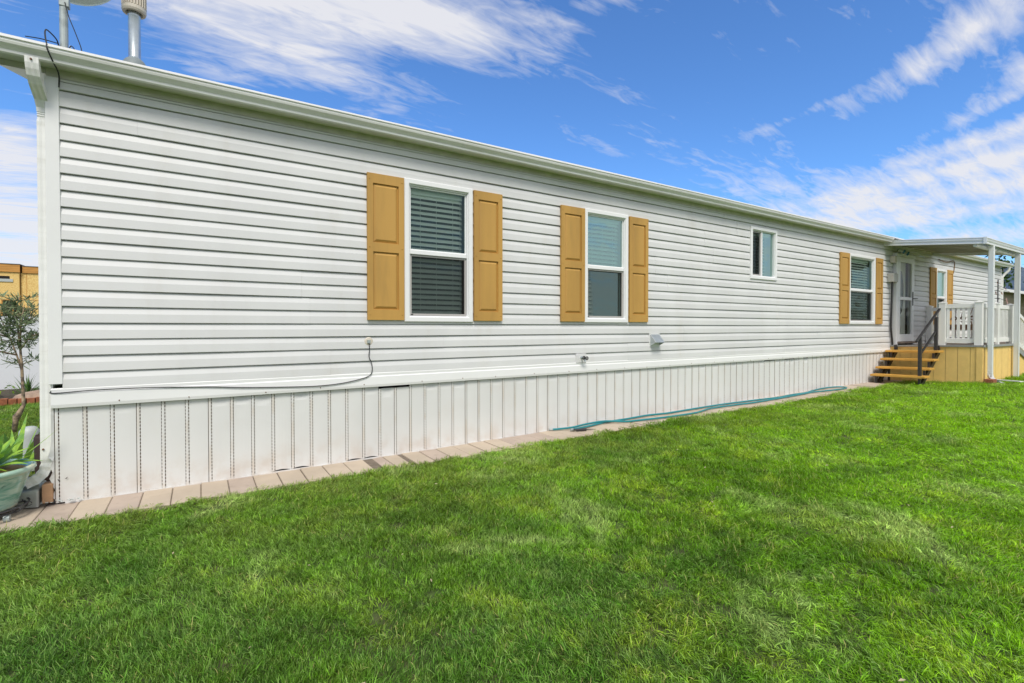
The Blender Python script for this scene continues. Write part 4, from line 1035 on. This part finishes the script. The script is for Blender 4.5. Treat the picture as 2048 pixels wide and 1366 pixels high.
for l in allp:
    for i in range(len(l)-1):
        a_, b_ = Vector(l[i]), Vector(l[i+1])
        for k in range(6):
            st = a_.lerp(b_, random.random())
            if st.z < .9 and random.random() < .75: continue
            dr = Vector((random.uniform(-1, 1), random.uniform(-1, 1), random.uniform(-.15, .8))).normalized()
            L = random.uniform(.12, .30); en = st+dr*L+Vector((0, 0, -.02)); mid_ = st.lerp(en, .5)+Vector((0, 0, .012))
            br.tube([st, mid_, en], [.003, .0022, .0012], 4)
            for q in range(14):
                t = random.random(); pp = st.lerp(en, t)
                leaf(lf, pp, dr*.6+Vector((random.uniform(-1, 1), random.uniform(-1, 1), random.uniform(-.7, .8))), random.uniform(.06, .12), random.uniform(.005, .0095))
br.build('trunk', M['bark'], tr, smooth=True); lf.build('crown', M['olive'], tr, recalc=False)
settle(tr)

# back-left bed, spiky plant, lime plant, stones
random.seed(33)
def spiky(name, c, n, L, W, label, m, cat='plant'):
    b = MB()
    for k in range(n):
        a = random.uniform(0, 2*PI); e = random.uniform(.35, 1.5)
        blade(b, (c[0]+random.uniform(-.03, .03), c[1]+random.uniform(-.03, .03), c[2]), (math.cos(a), math.sin(a)), L*random.uniform(.7, 1.1), W, random.uniform(.0, .5), seg=4, up=e)
    return single(b, name, m, label, cat, recalc=False)
spiky('spiky_plant', (-2.50, 7.0, .0), 60, .42, .009, 'spiky yucca-like plant in the bed before the white fence', M['spiky'])
spiky('spiky_plant', (-2.10, 7.1, .0), 70, .46, .009, 'spiky yucca-like plant nearest the house corner in the fence bed', M['spiky'])
b = MB()
for k in range(240):
    p = Vector((-3.05+random.gauss(0, .12), 6.9+random.gauss(0, .12), abs(random.gauss(.12, .1))))
    leaf(b, p, Vector((random.uniform(-1, 1), random.uniform(-1, 1), random.uniform(-.3, 1))), random.uniform(.06, .10), .022)
single(b, 'lime_shrub', M['lime'], 'low lime-green leafy plant at the left end of the fence bed', 'plant', recalc=False)
b = MB(); random.seed(5)
for k in range(34):
    t = k/33; x = -4.6+t*3.4; y = 6.55-.35*math.sin(t*3.1); an = random.uniform(-.1, .1)
    b.box(x, x+.095, y-.05, y+.05, -.03, .075+random.uniform(-.008, .008))
single(b, 'brick_edging', M['brick'], 'row of red bricks edging the planted bed before the fence', 'edging', bevel=.006)
MB().add([(-8, 6.4, .02), (-.9, 6.3, .02), (-.9, 8.25, .04), (-8, 8.25, .04)], [(0,1,2,3)]).build('soil_bed', M['soil'], kind='structure')
b = MB().lathe([(.0, .17), (.10, .16), (.19, .11), (.23, .04), (.22, -.03)], (0, 0, 0), 14)
b.v = [(-2.26+x*1.25+.02*math.sin(9*x+y*7), 6.42+y*.8, z+.015*math.sin(14*x)) for x, y, z in b.v]
single(b, 'boulder', M['stone'], 'flat tan boulder beside the spiky plants', 'boulder', smooth=True)

# white vinyl fence
fn = root('vinyl_fence', 'plain white vinyl privacy fence at the back of the yard', 'fence', (-8, 8.3, -.05))
x = -10.0
while x < 3.0:
    MB().box(x+.061, x+2.339, 8.275, 8.33, -.05, 1.36).build('fence_panel', M['fence'], fn)
    MB().box(x-.06, x+.06, 8.272, 8.38, -.05, 1.45).build('fence_post', M['fence'], fn)
    MB().box(x+.065, x+2.335, 8.275, 8.345, 1.361, 1.40).build('fence_rail', M['fence'], fn)
    x += 2.4
settle(fn)

# house under construction behind the fence
oh = root('unfinished_house', 'house under construction sheathed in raw yellow boards behind the white fence', 'house', (-9, 22, 0))
MB().box(-16, -5.93, 22.0, 29, 0, 3.34).box(-5.9, -1.5, 22.12, 29, 0, 3.33).build('wall', M['osb'], oh)
MB().box(-16.1, -5.90, 21.95, 22.0, 3.345, 3.64).box(-5.86, -1.4, 22.07, 22.12, 3.335, 3.585).build('fascia', M['fascia'], oh)
MB().box(-16.1, -5.89, 21.93, 29, 3.645, 3.665).box(-5.86, -1.4, 22.05, 29, 3.59, 3.61).build('roof', M['roof'], oh)
b = MB()
for xx in (-14.5, -13.28, -12.06, -10.84, -9.62, -8.4, -7.18): b.box(xx, xx+.012, 21.995, 22.0, 0, 3.34)
for xx in (-5.75, -4.9, -3.7, -2.5): b.box(xx, xx+.012, 22.113, 22.12, 0, 3.33)
b.box(-16, -5.93, 21.994, 22.0, 2.42, 2.435).box(-5.9, -1.5, 22.112, 22.12, 2.42, 2.435).box(-5.9, -1.5, 22.112, 22.12, 2.27, 2.285).build('board_joint', M['fascia'], oh)
wn = MB().box(-7.4, -6.10, 21.97, 22.0, 2.96, 3.07).build('window', M['whitebox'], oh); MB().box(-7.4, -6.2, 21.98, 22.0, 3.072, 3.18).build('opening', M['void'], wn)
wn = MB().box(-6.44, -6.40, 21.96, 22.0, 1.6, 2.24).box(-6.13, -6.09, 21.96, 22.0, 1.6, 2.24).box(-6.44, -6.09, 21.96, 22.0, 2.241, 2.28).build('window', M['fascia'], oh)
MB().box(-6.39, -6.14, 21.985, 22.0, 1.6, 2.235).build('opening', M['void'], wn)
settle(oh)

# neighbour's house and trees at the far right
nh = root('neighbour_house', 'beige-sided house with a dark grey roof beyond the far end of the home', 'house', (34, 3, 0))
b = MB(); z = 0
while z < 2.9:
    b.add([(31.6, 2.98, z), (44, 2.98, z), (44, 3.0, z+.18), (31.6, 3.0, z+.18)], [(0,1,2,3)]); z += .18
b.box(31.6, 44, 3.01, 11, 0, 2.95); b.build('wall', M['beigesiding'], nh)
MB().add([(31.3, 2.6, 2.96), (44.3, 2.6, 2.96), (44.3, 7, 3.95), (31.3, 7, 3.95), (44.3, 11.4, 2.96), (31.3, 11.4, 2.96)], [(0,1,2,3),(3,2,4,5)]).build('roof', M['roof'], nh)
MB().box(31.3, 44.3, 2.52, 2.60, 2.86, 2.99).build('gutter', M['trim'], nh)
MB().box(35.6, 44.3, -.2, 2.5, 2.72, 2.86).box(35.7, 35.82, -.1, .02, 0, 2.72).build('carport', M['trim'], nh)
settle(nh)
def tree(name, x, y, h, r, label, seed, n=900, ls=.22, m='leaf', z0=.35, cat='tree'):
    random.seed(seed); t = root(name, label, cat, (x, y, 0), 'trees beyond the far end of the home')
    tb = MB().tube([(x, y, 0), (x+.1, y, h*.3), (x-.05, y+.1, h*.6), (x, y, h*.9)], [r*.07, r*.055, r*.035, .02], 8)
    cl = []
    for k in range(16):
        a = random.uniform(0, 2*PI); zz_ = random.uniform(z0, .95); rr = r*random.uniform(.3, 1)*(1-abs(zz_-.6)*1.1)
        e = Vector((x+rr*math.cos(a), y+rr*math.sin(a), h*zz_)); tb.tube([(x, y, h*zz_*.6), tuple(e)], [r*.03, .01], 5); cl.append((e, r*random.uniform(.22, .40)))
    lb = MB()
    for k in range(n):
        c, q = random.choice(cl); p = c+Vector((random.gauss(0, q*.55), random.gauss(0, q*.55), random.gauss(0, q*.42)))
        leaf(lb, p, Vector((random.uniform(-1, 1), random.uniform(-1, 1), random.uniform(-1, 1))), ls*random.uniform(.6, 1.2), ls*.3)
    tb.build('trunk', M['bark'], t); lb.build('crown', M[m], t, recalc=False); settle(t)
tree('leafy_tree', 41.5, 5.8, 6.0, 1.8, 'airy green tree rising above the gutter at the far corner', 4, 1500, .26)
tree('leafy_tree', 45.5, 8.2, 5.0, 2.6, 'dark bushy tree between the far corner and the mountain', 8, 2600, .30, m='olive')
tree('leafy_tree', 36, 9, 5.6, 2.2, 'green treetop showing between the patio cover and the far gutter', 14, 1500, .26)

# ------------------------------------------------------------------ lawn
def tuft(seed, n, rad, hmin, hmax, wd, lean0, lean1, spread):
    r = random.Random(seed); vs = []; fs = []; at = []
    for _ in range(n):
        a = r.uniform(0, 2*PI); q = rad*math.sqrt(r.random()); x, y = q*math.cos(a), q*math.sin(a)
        d = r.gauss(0, spread); h = r.uniform(hmin, hmax); lean = r.uniform(lean0, lean1)*h; wv = wd*r.uniform(.65, 1.35)
        dx, dy = math.cos(d), math.sin(d); wa = d+r.uniform(.6, 2.5); sx, sy = math.cos(wa)*wv/2, math.sin(wa)*wv/2
        o = len(vs); curl = r.uniform(.10, .40); bl = (r.random(), r.random(), r.random())
        for t, k in ((0, .9), (.40, 1), (.75, .72)):
            cx, cy, cz = x+dx*lean*t*t, y+dy*lean*t*t, h*(t-curl*t*t)
            vs += [(cx-sx*k, cy-sy*k, cz), (cx+sx*k, cy+sy*k, cz)]
        vs.append((x+dx*lean, y+dy*lean, h*(1-curl)))
        fs += [(o, o+1, o+3, o+2), (o+2, o+3, o+5, o+4), (o+4, o+5, o+6)]; at += [bl]*7
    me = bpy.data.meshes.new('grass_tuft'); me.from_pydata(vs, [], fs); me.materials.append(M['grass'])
    q = me.attributes.new('blade', 'FLOAT_VECTOR', 'POINT'); q.data.foreach_set('vector', np.array(at, dtype=np.float32).ravel())
    return me
tcol = bpy.data.collections.new('tufts')
for i in range(8):
    kind = [(.024, .048, .0023, .2, .9, 1.2), (.020, .042, .0026, .5, 1.3, .8), (.024, .054, .0021, .1, .6, 2.0), (.018, .034, .0028, .6, 1.5, 1.0)][i % 4]
    tcol.objects.link(bpy.data.objects.new('tuft_a%d' % i, tuft(i, 62, .060, *kind)))
def lawn_points():
    pts = []
    def scatter(x0, x1, y0, y1, dens, cond, sc):
        n = int((x1-x0)*(y1-y0)*dens); x = rng.uniform(x0, x1, n); y = rng.uniform(y0, y1, n)
        k = cond(x, y); x, y = x[k], y[k]
        pts.append(np.stack([x, y, hgt(x, y)-.022, np.full(len(x), sc)], 1))
    dist = lambda x, y: np.hypot(x, y+4.55)
    edge = lambda x: -.405+.018*np.sin(x*5.1)+.012*np.sin(x*13.7)
    def front(x, y):
        a = y < edge(x); a &= ~((x > 12.0) & (y > -1.49)) | (x > 17.1)
        bare = (x > 11.5) & (x <= 12.35) & (y > -1.5)
        return (a | ((x > 11.75) & (x < 12.36) & (y < -.34)))
    inview = lambda x, y: (x*.5356+(y+4.55)*.8443 > -.6)
    scatter(-4, 7, -9.5, -.3, 620, lambda x, y: front(x, y) & (dist(x, y) < 5.2) & inview(x, y), 1.0)
    scatter(-5, 12.5, -14, -.3, 330, lambda x, y: front(x, y) & (dist(x, y) >= 5.2) & (dist(x, y) < 10) & inview(x, y), 1.15)
    scatter(0, 26, -12, 2, 150, lambda x, y: front(x, y) & (dist(x, y) >= 10) & (dist(x, y) < 20) & inview(x, y) & ~((y > -.3) & (x < 20)), 1.35)
    scatter(10, 42, -14, 2.5, 45, lambda x, y: (dist(x, y) >= 20) & ~((y > -.2) & (x < 20)), 2.0)
    scatter(-9, -.9, -.42, 6.4, 260, lambda x, y: ((x < -.95) & (y > 1.0+.1*np.sin(x*7))) | (x < -1.74+.02*np.sin(y*9)), 1.1)
    scatter(-9, -4, -9, -.42, 200, lambda x, y: y < 0, 1.2)
    P = np.concatenate(pts)
    return P
P = lawn_points(); n = len(P); print('tufts', n)
me = bpy.data.meshes.new('grass'); me.vertices.add(n); me.vertices.foreach_set('co', P[:, :3].ravel())
nz = .25+.45*np.sin(P[:, 0]*5.1+2*np.sin(P[:, 1]*4.3))*np.sin(P[:, 1]*6.7)+.5*np.sin(P[:, 0]*2.3+np.sin(P[:, 1]*1.9)*2)*np.cos(P[:, 1]*2.7+P[:, 0]*.8)
sc = P[:, 3]*rng.uniform(.65, 1.3, n)*(.82+.34*nz)
a = me.attributes.new('tsc', 'FLOAT_VECTOR', 'POINT'); a.data.foreach_set('vector', np.stack([P[:, 3]*rng.uniform(.9, 1.2, n), P[:, 3]*rng.uniform(.9, 1.2, n), np.minimum(sc, 1.5)], 1).astype(np.float32).ravel())
a = me.attributes.new('trot', 'FLOAT_VECTOR', 'POINT')
tilt = .28*np.stack([np.sin(P[:, 0]*1.1+P[:, 1]*.7), np.cos(P[:, 1]*1.3-P[:, 0]*.5)], 1)+rng.normal(0, .12, (n, 2))
flow = 2.4*np.sin(P[:, 0]*.9+1.3*np.sin(P[:, 1]*.8))+1.8*np.cos(P[:, 1]*1.7-P[:, 0]*.6)+rng.normal(0, 1.25, n)
a.data.foreach_set('vector', np.stack([tilt[:, 0], tilt[:, 1], flow], 1).astype(np.float32).ravel())
me.update()
go = bpy.data.objects.new('grass', me); COL.objects.link(go); go['kind'] = 'stuff'; go['label'] = 'short mown green lawn grass beside the house'; go['category'] = 'grass'
ng = bpy.data.node_groups.new('lawn', 'GeometryNodeTree'); ng.is_modifier = True
ng.interface.new_socket('Geometry', in_out='INPUT', socket_type='NodeSocketGeometry'); ng.interface.new_socket('Geometry', in_out='OUTPUT', socket_type='NodeSocketGeometry')
gi, gout = ng.nodes.new('NodeGroupInput'), ng.nodes.new('NodeGroupOutput')
m2p = ng.nodes.new('GeometryNodeMeshToPoints'); iop = ng.nodes.new('GeometryNodeInstanceOnPoints'); ci = ng.nodes.new('GeometryNodeCollectionInfo')
ci.inputs['Collection'].default_value = tcol; ci.inputs['Separate Children'].default_value = True; ci.inputs['Reset Children'].default_value = True
iop.inputs['Pick Instance'].default_value = True
def attr(nm):
    q = ng.nodes.new('GeometryNodeInputNamedAttribute'); q.data_type = 'FLOAT_VECTOR'; q.inputs['Name'].default_value = nm; return q.outputs[0]
e2r = ng.nodes.new('FunctionNodeEulerToRotation')
L = ng.links.new
L(gi.outputs[0], m2p.inputs[0]); L(m2p.outputs[0], iop.inputs['Points']); L(ci.outputs[0], iop.inputs['Instance'])
L(attr('trot'), e2r.inputs[0]); L(e2r.outputs[0], iop.inputs['Rotation']); L(attr('tsc'), iop.inputs['Scale']); L(iop.outputs[0], gout.inputs[0])
md = go.modifiers.new('lawn', 'NODES'); md.node_group = ng
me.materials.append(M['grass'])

# dry leaves and clippings scattered on the turf
random.seed(77); b = MB()
for k in range(70):
    x, y = random.uniform(-1, 9), random.uniform(-4.2, -.6)
    z = float(hgt(x, y))+.018; r = random.uniform(.006, .016); a = random.uniform(0, 6.28); ax, ay = math.cos(a), math.sin(a)
    b.add([(x-ax*r, y-ay*r, z), (x-ay*r*.35, y+ax*r*.35, z+.006), (x+ax*r, y+ay*r, z+.004), (x+ay*r*.35, y-ax*r*.35, z+.003)], [(0,1,2),(0,2,3)])
o = b.build('dry_leaves', mat('dry_leaf', (.50, .42, .26), .8, .3, 20), recalc=False); o['kind'] = 'stuff'; o['label'] = 'small dry leaves and clippings scattered over the lawn'; o['category'] = 'leaves'
